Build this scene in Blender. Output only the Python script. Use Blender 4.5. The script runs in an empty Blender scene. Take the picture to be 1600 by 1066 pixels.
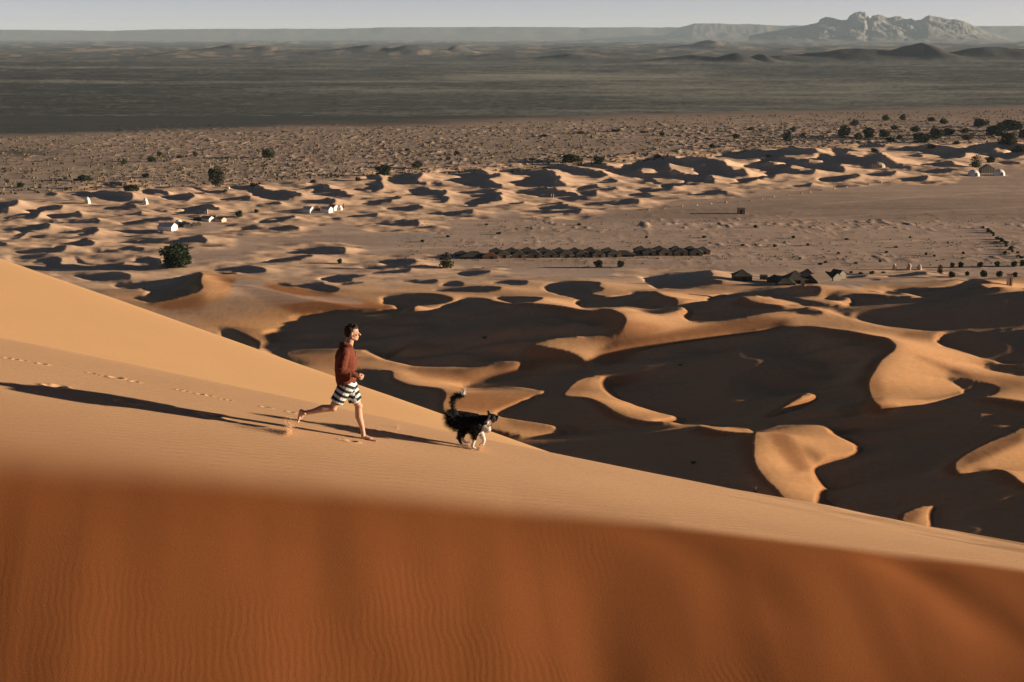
import bpy, bmesh, math, random, time
import numpy as np
from mathutils import Vector, Matrix, Euler

R = math.radians
T0 = time.time()
# ------------------------------------------------------------------ camera, sky, sun, exposure
SC = bpy.context.scene
F = 2222.2                      # focal length in pixels of the 1600 px wide photograph (50 mm)
PIT = math.atan((533 - 57) / F)
H = 75.0                        # eye height above the plain
CP, SP = math.cos(PIT), math.sin(PIT)
SUN_EL = 7.0
TE = math.tan(R(SUN_EL))

cam_d = bpy.data.cameras.new('camera')
cam_d.lens = 50; cam_d.sensor_width = 36; cam_d.clip_start = 0.5; cam_d.clip_end = 120000
cam = bpy.data.objects.new('camera', cam_d); SC.collection.objects.link(cam)
cam.location = (0, 0, H); cam.rotation_euler = (R(90) - PIT, 0, 0)
SC.camera = cam

world = bpy.data.worlds.new('World'); SC.world = world; world.use_nodes = True
wn = world.node_tree
bg = wn.nodes['Background']
sky = wn.nodes.new('ShaderNodeTexSky'); sky.sky_type = 'NISHITA'; sky.sun_disc = False
sky.sun_elevation = R(SUN_EL); sky.sun_rotation = R(90)
sky.altitude = 700; sky.air_density = 0.3; sky.dust_density = 0.3; sky.ozone_density = 1.0
# dusty air: a pale grey band low over the horizon, a deeper clear sky above it
hs = wn.nodes.new('ShaderNodeMix'); hs.data_type = 'RGBA'; hs.blend_type = 'MULTIPLY'; hs.inputs['Factor'].default_value = 1
wtc = wn.nodes.new('ShaderNodeTexCoord'); wsp = wn.nodes.new('ShaderNodeSeparateXYZ'); wmr = wn.nodes.new('ShaderNodeMapRange')
wn.links.new(wtc.outputs['Generated'], wsp.inputs[0]); wn.links.new(wsp.outputs['Z'], wmr.inputs['Value'])
wmr.interpolation_type = 'SMOOTHSTEP'; wmr.inputs['From Min'].default_value = .03; wmr.inputs['From Max'].default_value = .20
wmx = wn.nodes.new('ShaderNodeMix'); wmx.data_type = 'RGBA'
wmx.inputs['A'].default_value = (2.18, 1.42, 1.13, 1); wmx.inputs['B'].default_value = (.34, .43, .50, 1)
wn.links.new(wmr.outputs['Result'], wmx.inputs['Factor']); wn.links.new(wmx.outputs['Result'], hs.inputs['B'])
wn.links.new(sky.outputs[0], hs.inputs['A'])
wn.links.new(hs.outputs['Result'], bg.inputs[0]); bg.inputs[1].default_value = 0.05
HAZE_D = 2.0e-5; HAZE_C = (.67, .86, 1.0, 1)

sun_d = bpy.data.lights.new('sun', 'SUN'); sun_d.energy = 5.0; sun_d.angle = R(0.53)
sun_d.color = (1.0, 0.80, 0.60)
sun = bpy.data.objects.new('sun', sun_d); SC.collection.objects.link(sun)
sun.rotation_euler = (0, R(90 - SUN_EL), 0)      # shines from the right of the view

SC.view_settings.view_transform = 'Standard'; SC.view_settings.look = 'None'
SC.view_settings.exposure = 0.95; SC.view_settings.gamma = 1.0
SC.view_settings.use_curve_mapping = False
SC.cycles.use_denoising = True
SC.cycles.max_bounces = 6; SC.cycles.diffuse_bounces = 3; SC.cycles.volume_bounces = 1
SC.cycles.transparent_max_bounces = 12

COL = SC.collection
RNG = random.Random(7)
NRNG = np.random.default_rng(11)

# ------------------------------------------------------------------ helpers
def tag(o, label=None, cat=None, group=None, kind=None):
    if label: o['label'] = label
    if cat: o['category'] = cat
    if group: o['group'] = group
    if kind: o['kind'] = kind
    return o

def empty(name, loc=(0, 0, 0), rz=0.0):
    o = bpy.data.objects.new(name, None); o.empty_display_size = 0.2
    o.location = loc; o.rotation_euler = (0, 0, rz); COL.objects.link(o); return o

def link(name, me, mat=None, parent=None):
    if mat is not None: me.materials.append(mat)
    o = bpy.data.objects.new(name, me); COL.objects.link(o)
    if parent is not None: o.parent = parent
    return o

def from_bm(name, bm, mat=None, parent=None, smooth=False):
    me = bpy.data.meshes.new(name); bm.to_mesh(me); bm.free()
    if smooth: me.polygons.foreach_set('use_smooth', [True] * len(me.polygons))
    return link(name, me, mat, parent)

def copy_tree(o, parent=None):
    c = o.copy(); COL.objects.link(c)
    if parent is not None: c.parent = parent
    for ch in list(o.children): copy_tree(ch, c)
    return c

def grid_mesh(name, X, Y, Z, col=None):
    ny, nx = X.shape
    me = bpy.data.meshes.new(name)
    co = np.stack([X, Y, Z], -1).astype(np.float32).reshape(-1)
    me.vertices.add(nx * ny); me.vertices.foreach_set('co', co)
    i = np.arange(ny * nx).reshape(ny, nx)
    q = np.stack([i[:-1, :-1], i[:-1, 1:], i[1:, 1:], i[1:, :-1]], -1).reshape(-1).astype(np.int32)
    n = (ny - 1) * (nx - 1)
    me.loops.add(4 * n); me.loops.foreach_set('vertex_index', q)
    me.polygons.add(n)
    me.polygons.foreach_set('loop_start', np.arange(0, 4 * n, 4, dtype=np.int32))
    me.polygons.foreach_set('use_smooth', np.ones(n, bool))
    if col is not None:
        a = me.attributes.new('Col', 'FLOAT_COLOR', 'POINT')
        c = np.concatenate([col, np.ones(col.shape[:2] + (1,))], -1) if col.shape[-1] == 3 else col
        a.data.foreach_set('color', c.astype(np.float32).reshape(-1))
    me.update(calc_edges=True); me.validate()
    return me

def vnoise(x, y, seed=0):
    """smooth 2-D value noise in [-1,1]"""
    g = np.random.default_rng(seed).random((256, 256)) * 2 - 1
    xi = np.floor(x).astype(int); yi = np.floor(y).astype(int)
    fx = x - xi; fy = y - yi
    fx = fx * fx * (3 - 2 * fx); fy = fy * fy * (3 - 2 * fy)
    a = g[yi & 255, xi & 255]; b = g[yi & 255, (xi + 1) & 255]
    c = g[(yi + 1) & 255, xi & 255]; d = g[(yi + 1) & 255, (xi + 1) & 255]
    return (a * (1 - fx) + b * fx) * (1 - fy) + (c * (1 - fx) + d * fx) * fy

def fbm(x, y, oct=4, seed=0, gain=.5):
    s = 0; a = 1.0; n = 0
    for k in range(oct):
        s = s + a * vnoise(x * 2 ** k + 17.3 * k, y * 2 ** k + 5.1 * k, seed + k); n += a; a *= gain
    return s / n

def sstep(a, b, x):
    t = np.clip((x - a) / (b - a), 0, 1); return t * t * (3 - 2 * t)

def proj(x, y, z):
    zz = z - H; d = y * CP - zz * SP
    return 800 + F * x / d, 533 - F * (y * SP + zz * CP) / d

def ray(u, v):
    """slopes dx/dy, dz/dy of the sight line that meets photo pixel (u, v)"""
    a = (u - 800) / F; b = (533 - v) / F
    dy = CP + b * SP
    return a / dy, (-SP + b * CP) / dy

def at(u, v, y):
    sx, sz = ray(u, v); return Vector((sx * y, y, H + sz * y))

# ------------------------------------------------------------------ materials
def new_mat(name):
    m = bpy.data.materials.new(name); m.use_nodes = True
    nt = m.node_tree; b = nt.nodes['Principled BSDF']
    b.inputs['Specular IOR Level'].default_value = 0.15
    return m, nt, b

def simple(name, col, rough=.85, var=.15, scale=8.0, bump=0.0, spec=.15):
    m, nt, b = new_mat(name)
    b.inputs['Roughness'].default_value = rough; b.inputs['Specular IOR Level'].default_value = spec
    n = nt.nodes.new('ShaderNodeTexNoise'); n.inputs['Scale'].default_value = scale; n.inputs['Detail'].default_value = 5
    tc = nt.nodes.new('ShaderNodeTexCoord'); nt.links.new(tc.outputs['Object'], n.inputs['Vector'])
    mx = nt.nodes.new('ShaderNodeMix'); mx.data_type = 'RGBA'
    mx.inputs['A'].default_value = (*[c * (1 - var) for c in col], 1)
    mx.inputs['B'].default_value = (*[min(1, c * (1 + var)) for c in col], 1)
    nt.links.new(n.outputs['Fac'], mx.inputs['Factor']); nt.links.new(mx.outputs['Result'], b.inputs['Base Color'])
    if bump:
        bp = nt.nodes.new('ShaderNodeBump'); bp.inputs['Distance'].default_value = bump; bp.inputs['Strength'].default_value = .6
        nt.links.new(n.outputs['Fac'], bp.inputs['Height']); nt.links.new(bp.outputs['Normal'], b.inputs['Normal'])
    return m

def math_node(nt, op, a, b=None, clamp=False):
    n = nt.nodes.new('ShaderNodeMath'); n.operation = op; n.use_clamp = clamp
    for i, v in enumerate((a, b)):
        if v is None: continue
        if hasattr(v, 'node') or hasattr(v, 'is_linked'): nt.links.new(v, n.inputs[i])
        else: n.inputs[i].default_value = v
    return n.outputs[0]

def maprange(nt, v, a, b, c=0, d=1):
    n = nt.nodes.new('ShaderNodeMapRange'); n.interpolation_type = 'SMOOTHSTEP'
    nt.links.new(v, n.inputs['Value'])
    for k, x in zip(('From Min', 'From Max', 'To Min', 'To Max'), (a, b, c, d)): n.inputs[k].default_value = x
    return n.outputs['Result']

def sand_mat(name, ripples):
    m, nt, b = new_mat(name)
    b.inputs['Roughness'].default_value = .95; b.inputs['Specular IOR Level'].default_value = .05
    at_ = nt.nodes.new('ShaderNodeAttribute'); at_.attribute_name = 'Col'
    geo = nt.nodes.new('ShaderNodeNewGeometry')
    tc = nt.nodes.new('ShaderNodeTexCoord')
    # grain: fine mottling of the sand colour
    n1 = nt.nodes.new('ShaderNodeTexNoise'); n1.inputs['Scale'].default_value = 30 if ripples else .9
    n1.inputs['Detail'].default_value = 8; n1.inputs['Roughness'].default_value = .7
    nt.links.new(tc.outputs['Object'], n1.inputs['Vector'])
    fac = maprange(nt, n1.outputs['Fac'], .25, .75, .93 if ripples else .90, 1.07 if ripples else 1.10)
    mul = nt.nodes.new('ShaderNodeVectorMath'); mul.operation = 'SCALE'
    nt.links.new(at_.outputs['Color'], mul.inputs[0]); nt.links.new(fac, mul.inputs['Scale'])
    nt.links.new(mul.outputs[0], b.inputs['Base Color'])
    # wind ripples
    if ripples:
        sep = nt.nodes.new('ShaderNodeSeparateColor')
        msk = nt.nodes.new('ShaderNodeAttribute'); msk.attribute_name = 'Msk'
        nt.links.new(msk.outputs['Color'], sep.inputs[0])
        def wave(rot, scale, dist, dsc):
            mp = nt.nodes.new('ShaderNodeMapping'); mp.inputs['Rotation'].default_value = (0, 0, R(rot))
            nt.links.new(tc.outputs['Object'], mp.inputs['Vector'])
            w = nt.nodes.new('ShaderNodeTexWave'); w.wave_type = 'BANDS'; w.bands_direction = 'X'; w.wave_profile = 'SIN'
            w.inputs['Scale'].default_value = scale; w.inputs['Distortion'].default_value = dist
            w.inputs['Detail'].default_value = 3.0; w.inputs['Detail Scale'].default_value = dsc
            nt.links.new(mp.outputs[0], w.inputs['Vector']); return w.outputs['Fac']
        wb = wave(83, 2.9, 2.2, 1.2)          # along the strip
        wc = wave(-12, 3.4, 8.0, .55)           # running down the steep face
        h = math_node(nt, 'ADD', math_node(nt, 'MULTIPLY', wb, sep.outputs[0]), math_node(nt, 'MULTIPLY', wc, sep.outputs[1]))
        n2 = nt.nodes.new('ShaderNodeTexNoise'); n2.inputs['Scale'].default_value = 60; n2.inputs['Detail'].default_value = 4
        nt.links.new(tc.outputs['Object'], n2.inputs['Vector'])
        h = math_node(nt, 'ADD', h, math_node(nt, 'MULTIPLY', n2.outputs['Fac'], .22))
        bp = nt.nodes.new('ShaderNodeBump'); bp.inputs['Strength'].default_value = 1; bp.inputs['Distance'].default_value = .012
        nt.links.new(h, bp.inputs['Height']); nt.links.new(bp.outputs['Normal'], b.inputs['Normal'])
    else:
        mp = nt.nodes.new('ShaderNodeMapping'); mp.inputs['Scale'].default_value = (1, .35, 1); mp.inputs['Rotation'].default_value = (0, 0, R(12))
        nt.links.new(tc.outputs['Object'], mp.inputs['Vector'])
        n2 = nt.nodes.new('ShaderNodeTexNoise'); n2.inputs['Scale'].default_value = .7; n2.inputs['Detail'].default_value = 7
        n2.inputs['Roughness'].default_value = .6
        nt.links.new(mp.outputs[0], n2.inputs['Vector'])
        bp = nt.nodes.new('ShaderNodeBump'); bp.inputs['Strength'].default_value = 1; bp.inputs['Distance'].default_value = .045
        nt.links.new(n2.outputs['Fac'], bp.inputs['Height']); nt.links.new(bp.outputs['Normal'], b.inputs['Normal'])
    return m

M_SAND_NEAR = sand_mat('rippled_sand', True)
M_SAND = sand_mat('dune_sand', False)

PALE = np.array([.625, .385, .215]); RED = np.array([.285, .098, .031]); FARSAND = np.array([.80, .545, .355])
GRAVEL = np.array([.50, .365, .27]); DARKG = np.array([.092, .099, .087]); SALT = np.array([.50, .43, .36])

# ------------------------------------------------------------------ the dune the runner is on
def softplus(x, w): return w * np.logaddexp(0, x / w)
def lin(x, pts):
    return np.interp(x, [p[0] for p in pts], [p[1] for p in pts])
def smooth_curve(pts, lo, hi, w=1.2):
    xs = np.linspace(lo, hi, 1200); ys = lin(xs, pts)
    k = max(1, int(w / (xs[1] - xs[0]))); pad = np.concatenate([np.repeat(ys[:1], k), ys, np.repeat(ys[-1:], k)])
    ys = np.convolve(pad, np.ones(2 * k + 1) / (2 * k + 1), 'valid')
    return lambda x: np.interp(x, xs, ys)
CREST = smooth_curve([(-60, 29), (-8.5, 23.0), (1, 21.2), (7.7, 20.3), (40, 17)], -60, 60)
CREASE = smooth_curve([(-60, 15.2), (-6.5, 18.0), (.86, 18.65), (3.5, 18.75), (7.3, 19.1), (40, 16.8)], -60, 60)
ACREST = smooth_curve([(-60, 55), (-13.1, 36), (1.4, 30), (40, 18)], -60, 60)
FOOT = []   # footprints (x, y, size)

def dune_z(x, y, fine=True):
    base = -6.18 - .163 * x
    cr, ce, ac = CREST(x), CREASE(x), ACREST(x)
    w = np.interp(x, [-8, 0, 2.2, 5], [.45, .26, .08, .035])
    z = base - (.585 - .022 * np.clip(x, -9, 9)) * softplus(ce - y, w)
    z = z + .008 * np.clip(x - 1, 0, 9) ** 2 * np.clip((ce - y) / 2.5, 0, 1.4)
    back = base - .50 * softplus(y - cr, .16)
    z = z + back - base
    za = -5.4 - .247 * (x + 13.1) - .60 * softplus(y - ac, .35) + .010 * (ac - y)
    k = .25
    z = np.where(y > cr - 1, k * np.logaddexp(z / k, (za - .35 * softplus(cr + 2.0 - y, .3)) / k), z)
    z = np.maximum(z, -500)
    if fine:
        # slumps and flutes on the steep face
        c = np.clip((ce - y) / 1.2, 0, 1)
        fl = vnoise(x * 1.7 + .25 * y, y * .22, 3) * .022 + vnoise(x * .7 - .1 * y, y * .15 + 9, 4) * .05
        z = z + c * fl * np.interp(x, [-9, 0, 8], [1.6, 1.2, 1.0])
        hol = np.exp(-((x - 5.3 - .9 * (ce - y)) / .55) ** 2) * sstep(0, .35, ce - y) * np.exp(-np.maximum(ce - y, 0) / 1.1)
        hol2 = np.exp(-((x - 1.9 - 1.2 * (ce - y)) / .7) ** 2) * sstep(0, .35, ce - y) * np.exp(-np.maximum(ce - y, 0) / 1.0)
        z = z - .12 * hol - .06 * hol2
        z = z + .012 * fbm(x * .35, y * .9, 3, 8)
        # faint scour streaks near the lower end of the crest
        st = sstep(2.5, 5, x) * sstep(cr - 1.0, cr - .35, y)
        z = z + st * .034 * vnoise((x - .35 * (y - 20)) * .9, (y + .08 * x) * 9, 14)
        for (fx, fy, fs) in FOOT:
            dx = x - fx; dy = y - fy
            m = (np.abs(dx) < .6) & (np.abs(dy) < .4)
            if not m.any(): continue
            r2 = (dx[m] / (.115 * fs)) ** 2 + (dy[m] / (.055 * fs)) ** 2
            z[m] += -.050 * fs * np.exp(-r2 * .9) + .020 * fs * np.exp(-(np.sqrt(r2) - 1.7) ** 2 * 3)
    return z + H

def dune_hit(u, v):
    sx, sz = ray(u, v)
    ys = np.linspace(14, 40, 5201)
    d = H + sz * ys - dune_z(sx * ys, ys, False)
    i = int(np.argmax(d < 0)); y = ys[max(i, 1)]
    return sx * y, y

for (u, v, s_) in [(80, 603.5, 1.0), (93, 604, .9), (182, 591, .9), (198, 594, .6), (210, 597, .55), (193, 628, 1.2), (204, 630, .9),
                   (316, 648, 1.0), (328, 650, 1.35), (66, 569, .6), (143, 584, .5), (150, 586, .5), (281, 610, .45), (289, 612, .4),
                   (313, 617, .5), (326, 619, .45), (349, 625, .4), (357, 626, .4), (414, 637, .5), (420, 638, .4), (455, 645, .5),
                   (464, 647, .4), (12, 560, .5), (22, 562, .5), (37, 564, .4), (594, 673.4, .5), (605, 675.4, .45), (636, 681, .5),
                   (548, 690, .8), (536, 688, .5)]:
    x_, y_ = dune_hit(u, v); FOOT.append((x_, y_, s_ * .75))

def rows_log(a, b, n): return a * (b / a) ** np.linspace(0, 1, n)
# finer rows where the picture looks at the surface
yf = np.concatenate([rows_log(6, 15, 90)[:-1], rows_log(15, 24, 760)[:-1], rows_log(24, 38, 230)[:-1], rows_log(38, 140, 120)])
sf = np.concatenate([np.linspace(-.75, -.40, 90)[:-1], np.linspace(-.40, .40, 1080), np.linspace(.40, .75, 90)[1:]])
XF = yf[:, None] * sf[None, :]; YF = np.repeat(yf[:, None], len(sf), 1)
ZF = dune_z(XF, YF)
ce, cr = CREASE(XF), CREST(XF)
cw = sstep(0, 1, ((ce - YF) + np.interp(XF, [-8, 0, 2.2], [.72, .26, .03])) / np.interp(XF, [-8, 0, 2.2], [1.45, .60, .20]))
colF = PALE * (1 - cw[..., None]) + RED * cw[..., None]  # steep face: redder sand, plus its weak grazing light put in as darker colour
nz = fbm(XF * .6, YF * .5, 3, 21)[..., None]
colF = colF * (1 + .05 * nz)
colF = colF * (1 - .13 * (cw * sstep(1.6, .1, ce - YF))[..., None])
# strip's lower side: sunlight falling off towards the face, painted as redder, darker sand
low = sstep(0, 1, 1 - (YF - ce) / np.interp(XF, [-8, 5], [2.8, .9]))[..., None] * (1 - cw[..., None]) * np.interp(XF, [-8, 6], [.62, .25])[..., None]
colF = colF * (1 - low) + (PALE * .5 + RED * .5) * low
acw = sstep(.3, 1.2, YF - cr)[..., None]
colF = colF * (1 - acw) + np.array([.63, .385, .19]) * acw
streak = (sstep(3, 6, XF) * sstep(cr - 1.0, cr - .3, YF) * sstep(.25, .7, vnoise((XF) * .8, (YF + .10 * XF) * 10, 15)))[..., None]
colF = colF * (1 - .34 * streak)
mA = (1 - cw) * sstep(-.2, .4, cr - YF) * (.55 + .45 * sstep(-.3, .4, fbm(XF * .3, YF * .8, 2, 31)))
rp = sstep(-.1, .5, fbm(XF * .8, YF * .55, 3, 41) + .75 * sstep(17.2, 16.0, YF) - .22)
mC = cw * rp * np.interp(XF, [-9, -3, 1], [.35, .9, 1.0])
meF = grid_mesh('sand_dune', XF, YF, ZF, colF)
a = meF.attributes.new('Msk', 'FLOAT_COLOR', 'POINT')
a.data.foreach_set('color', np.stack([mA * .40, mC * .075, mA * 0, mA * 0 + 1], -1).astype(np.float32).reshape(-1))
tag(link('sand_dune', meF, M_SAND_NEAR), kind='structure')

# ------------------------------------------------------------------ the dune sea below
# Outlines (read off the photograph) of where the low sun leaves the sand dark (0) or lit (1); the
# relief that throws exactly those shadows under a sun 7 degrees high on the right is solved for.
# value, polygon in photo px (1600x1066). painted in order; 0=dark 1=lit
P=[]
def D(*a):P.append((0,a))
def L(*a):P.append((1,a))
# --- main dunes
D(296,429,318,425,311,440,317,448,312,455,280,465,236,474,222,470,204,464,224,464,241,455,204,452,180,450,180,443,200,442,266,438)
D(340,510,356,512,378,520,400,531,408,535,402,550,356,540)

D(428,516,466,496,480,493,536,485,572,483,620,485,650,486,680,485,696,479,712,472,730,466,760,466,772,471,800,475.6,836,476.4,864,477,884,479,914,487,936,483,952,482,958,485,974,493,979,502,975,512,960,522,940,528,888,526.5,860,529,844,533,828,538,844,543,880,548,898,554,918,568,936,566,976,556,1040,545,1116,533,1164,521,1192,518,1214,509,1230,510,1260,512,1276,516,1320,520,1368,525,1388,528,1398,538,1400,543,1394,550,1376,562,1368,576,1356,596,1358,612,1364,628,1378,638,1385,640,1407,637,1451,632,1487,622,1512,613,1500,604,1475,590,1500,592,1540,598,1562,604,1560,614,1540,622,1529,627,1560,626,1600,630,1700,636,1760,760,1740,880,1500,858,1200,798,900,735,700,695,600,650,450,565,406,540,439,534,434,524)
L(446,547,480,547,540,547,608,547,616,552,600,556,596,561,612,565,622,563,640,571,652,573,720,574,752,573,770,567,785,564,810,564,824,569,820,575,790,586,760,594,740,600,715,606,750,606,800,605,830,607,846,611,855,614,840,617,832,620,826,627,810,634,790,640,778,647,780,652,820,658,860,664,880,667,894,674,888,680,860,683,846,684,800,680,700,656,688,635,698,618,690,607,660,604,640,602,625,597,612,590,614,580,600,578,576,579,556,578,500,600,450,562)
L(878,620,890,604,906,592,926,588,944,588,956,594,960,598,958,610,968,622,988,632,1020,642,1052,650,1068,653,1075,658,1073,662,1052,664,1030,664,1004,661,976,653,960,646,944,633,926,624,910,620)
L(1200,654,1220,640,1240,626,1256,617,1272,615,1280,620,1276,626,1252,638,1228,649)
L(1085,662,1120,667,1150,668,1177,673,1177,678,1140,676,1110,671)
L(1178,675,1194,672,1224,664,1260,663,1290,664,1306,668,1316,680,1336,690,1354,702,1340,712,1310,718,1290,724,1276,732,1276,740,1288,754,1302,760,1292,768,1290,776,1300,786,1312,808,1240,804,1222,775,1200,752,1186,738,1178,720,1177,696)
L(1405,805,1436,793,1460,789,1464,793,1459,803,1460,832,1420,830)
L(1504,712,1536,695,1573,680,1600,670,1660,655,1720,690,1660,770,1600,758,1585,745,1570,735,1548,733,1530,736,1512,741,1495,740,1490,725)
# --- upper right big
D(1132,460,1152,457,1196,452,1240,450,1278,445,1284,455,1276,463,1240,465,1216,464,1180,463,1150,463)
D(1007,431,1040,428,1110,425,1114,430,1106,435,1130,439,1128,443,1088,447,1070,452,1040,450,1026,452,1010,440)
D(848,449,884,439,936,440,940,443,932,447,946,451,932,456,920,459,940,462,952,466,980,461,990,460,986,457,1022,454,1026,458,1048,466,1056,466,1057,475,1062,477,1084,476,1116,467,1132,463,1158,461.6,1168,470,1180,474,1220,476,1260,480,1288,486,1284,491,1276,492,1240,488,1220,488,1200,491,1168,496,1132,502,1072,505,1086,492,1078,486,1060,485,1048,488.5,1032,491,1008,488,990,482,970,480,932,481,904,481,912,472,898,466,870,460,852,454)
D(762,443,790,438,820,437,826,441,818,446,790,445)
D(672,455,720,450,760,448,786,448,776,454,756,457,700,457)
D(774,465,800,463,850,464,845,468,828,473,802,474,784,470)
D(1204,465,1230,464,1258,469,1280,473,1320,477,1280,469,1286,468,1308,460,1356,459.5,1376,462,1400,466,1420,464,1440,469,1466,471,1460,466,1392,459,1376,457,1408,450,1440,450,1464,450,1480,448,1490,447,1516,437,1528,436,1556,442,1526,444,1540,450,1564,455,1600,450,1700,436,1740,470,1700,500,1600,509,1540,514,1480,517,1420,516,1360,506,1326,496,1310,490,1290,484,1250,477,1230,470)
L(1232,464,1288,467,1344,475,1328,481,1280,475,1256,469)
D(1470,538,1476,524,1480,520,1540,516,1580,514,1600,513,1700,507,1720,560,1660,585,1600,572,1580,570,1550,564,1520,554,1490,544)
D(1530,574,1550,566,1600,575,1700,590,1700,604,1600,589,1560,582)
# --- small dunes between basin and camp
D(445,391.5,475,388.5,512.5,386,535,388,542.5,391,532,397,493,397,484,394)
D(418,409.5,433,404,467.5,401,491.5,399,484,403,460,409,430,411)
D(590,410,620,407,658,406,644,412,630,416,600,422,576,422,556,419,608,414)
D(580,427,610,423,640,418,642,423,628,427,600,428)
D(498,436,530,430,576,429,568,432,548,434,550,439,532,441.5,514,441)
D(428,442,450,442,456,447,480,443,492,440,506,441,504,445,520,447,532,453,518,458,492,454,470,450,450,448)
D(526,445,546,442,576,440,560,443,540,445.6)
D(620,440,650,437,686,435,680,444,656,443)
D(688,448,700,440,712,438,726,443,720,448,700,449)
D(713,426,740,423,768,423,760,427,736,431.6,724,431)
D(594,466,620,461,650,459,680,459,696,463,710,468,700,473,670,477,644,479,650,486,620,486,628,479,594,476,608,472)
D(320,420,370,418,380,415,390,416,410,419,418,423,400,427,370,426,366,421)
D(209,403.6,246.5,402,252,409.6,249.5,418.6,237.5,421,222.5,416,213.5,409.6)
D(330,426,368,425,372,429,352,430)
# --- left field
D(-60,317,0,317,12,316.5,31.5,313,22.5,320,12,322,13.5,328,6,333,-60,334)
D(37.5,328,60,325,78,321,97.5,320,96,325,84,328,64.5,330,60,336,57,340.5,42,343,18,342,9,344,0,343,15,338,30,334.5,49.5,332)
D(76.5,337.5,97.5,335,129,331.5,126,336,105,339,84,340)
D(58.5,346.5,67.5,343.5,93,341,84,345,63,348)
D(87,346.5,123,345,144,340.5,153,340.5,156,346,150,348,135,347,105,349,90,349)
D(-20,358,22.5,357,45,356,60,351,75,350,79.5,354,69,358.5,45,362,31.5,369,15,373.5,9,372,27,366,33,360)
D(85.5,363,105,360,132,360,147,355.5,154.5,357,153,363,141,367.5,124.5,369,114,366,93,364.5)
D(-40,381,9,379,9,383,3,386,-40,386)
D(63,385.5,90,382.5,120,376.5,135,374,147,376,147,380,132,384,105,385.5,99,390,84,394,52.5,393,28.5,395,45,392,84,389,90,386)
D(136.5,393,172.5,390,195,387,210,385,223.5,386,225,389,214.5,392,180,392,157.5,394.5,147,395)
D(46.5,409,67.5,405,84,402,97.5,402,93,409.6,97.5,414,118.5,415,105,418,75,418.6,57,412.6)
D(115.5,402,120,401,132,408,150,412,172.5,413,195,410,187.5,415,165,415.6,127.5,412.6)
D(109.5,429,150,428,180,425,200,427,206,432,195,437,150,440,130,436)
D(190,349,202,347,230,342,273,339,267.5,343.5,230,349.5,200,352.5,190,352)
D(210,364,235,361,260,360,245,364,215,365.5)
D(192,378,237.5,375,272,373.6,293,372,312.5,366,326,375,320,379.6,296,382,260,381,230,382.6,192,380)
D(156,326,180,324,203,321,215,322.5,210,326,180,327)
D(171,337.5,195,334.5,225,332,216,336,188,337.5)
D(103.5,305,120,303,147,301,157.5,297,166.6,299,172.6,302,195,302,207,303,207,310.5,193.6,314,175.6,314,157.6,311,144,307.5,120,307.5)
D(154.6,287,180,284,199.6,286,193.6,289.5,165,290)
D(184.6,316,213,313.5,239,316,213,318,192,318)
D(66,304.5,84,301,90,302,84,307,72,307)
D(187.6,297,210,292.5,217.6,298.5,202.6,300)
D(216.5,300,230,295.5,260,297,261.5,301,266,304,290,301.5,305,304,299,310,284,315,272,315,260,311,249.5,307.5,233,305)
D(258.5,326,284,324,308,322,327.6,319,335,322.5,345.6,327,327.6,328.5,308,334,275,336,260,338,293,330,272,328)
D(231.5,330,252.5,328,264.5,329,257,331.5,237.5,331.5)
D(294.6,293,308,292.5,327.6,298.5,359,299,342.6,302,327.6,303,308,299)
D(333.6,313,350,310.5,387.6,306,392,307.5,380,312,350,315)
D(360.6,291,387.6,289.5,408.6,291,413,295.5,432.6,298.5,460,300,473.5,303.5,466,306.5,455,309,440,314,430,311,400,307,395,302.5,390,297,365,296)
D(395,320,420,317,434.5,314,442,318.5,427,322,407.5,325,396,324)
D(472,318.5,484,314,505,309.5,523,311,524.6,316,505,320,478,320)
D(464.5,295,485.5,290,484,285.5,505,285.5,515.6,290,512.6,294.5,539.6,297.5,541,302,556,303.5,541,308,526,309.5,502,306.5,485.5,302,493,297.5)
D(550,295,563.6,296,577,290,578.6,284,565,279.5,587.6,273.5,596.6,276.5,595,285.5,601,293,592,297.5,572.6,302,562,299)
D(571,303,595,300,622,298,613,300.5,580,303.5)
D(566.6,316,587.6,312.5,610,308,638.6,307,622,309,613,312,607,316,587.6,318,569.6,319)
D(596.6,327.5,617.6,324,640,322,658.5,320,661.5,324,645,327,607.5,328)
D(533.6,340,557.6,336.5,584.6,333,592,335,580,339,550,342,538,342.5)
D(401.5,346,422.5,339.5,463,336.5,458.5,341,437.5,346,415,351,404.5,350)
D(368,360,400,357,430,354.5,464.5,351.5,470.5,357.5,452.5,360,415,360.5,380,362)
D(586,350,610,347,627,345,652.5,343.5,657,348.5,645,353,622.5,354.5,595,353)
D(657,334,690,331,720,328,738,327,739.6,332,727.6,333.5,697.6,337,675,336)
D(621,273,633,272,660,270.5,660,273.5,651,279.5,652.5,285,667.5,286,666,289,648,290,630,288,607.5,282.5,604.5,278)
D(633,298,648,294.5,661.5,291.5,673.6,297,697.6,297.5,697.6,302,690,305,703.6,308,696,315.5,684,317,666,316,690,312,672,306.5,645,303.5)
D(687,270.5,712.6,269,735,266,757.6,268,765,272,784.6,273.5,780,276.5,760.6,279,769.6,285,787.6,291,777,293,750,295,735,291.5,708,286,690,282,711,279.5,729,275,717,273)
D(672,286,690,285,690,289,675,288.5)
D(711,299,742.6,297,769.6,296,786,300.5,778.6,308,787.6,312,768,316,750,320,727.6,324.5,738,317,754.6,312,753,309.5,733.6,305)
D(769.6,322,792,318.5,810,315,822,314,810,318,789,321.5)
D(777,266,795,264,825,265,840,265,867.6,268,866,273.5,876.6,276.5,870.6,284,885.6,287,881,291,860,291.6,830,292.4,810,291,796,288,810,281.6,828,278.6,800,274,790,270)
D(800,298,830,294,860,293,882.6,297.6,905,303.6,920,308,893,312.6,860,310,837.6,309,815,303.6)
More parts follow.
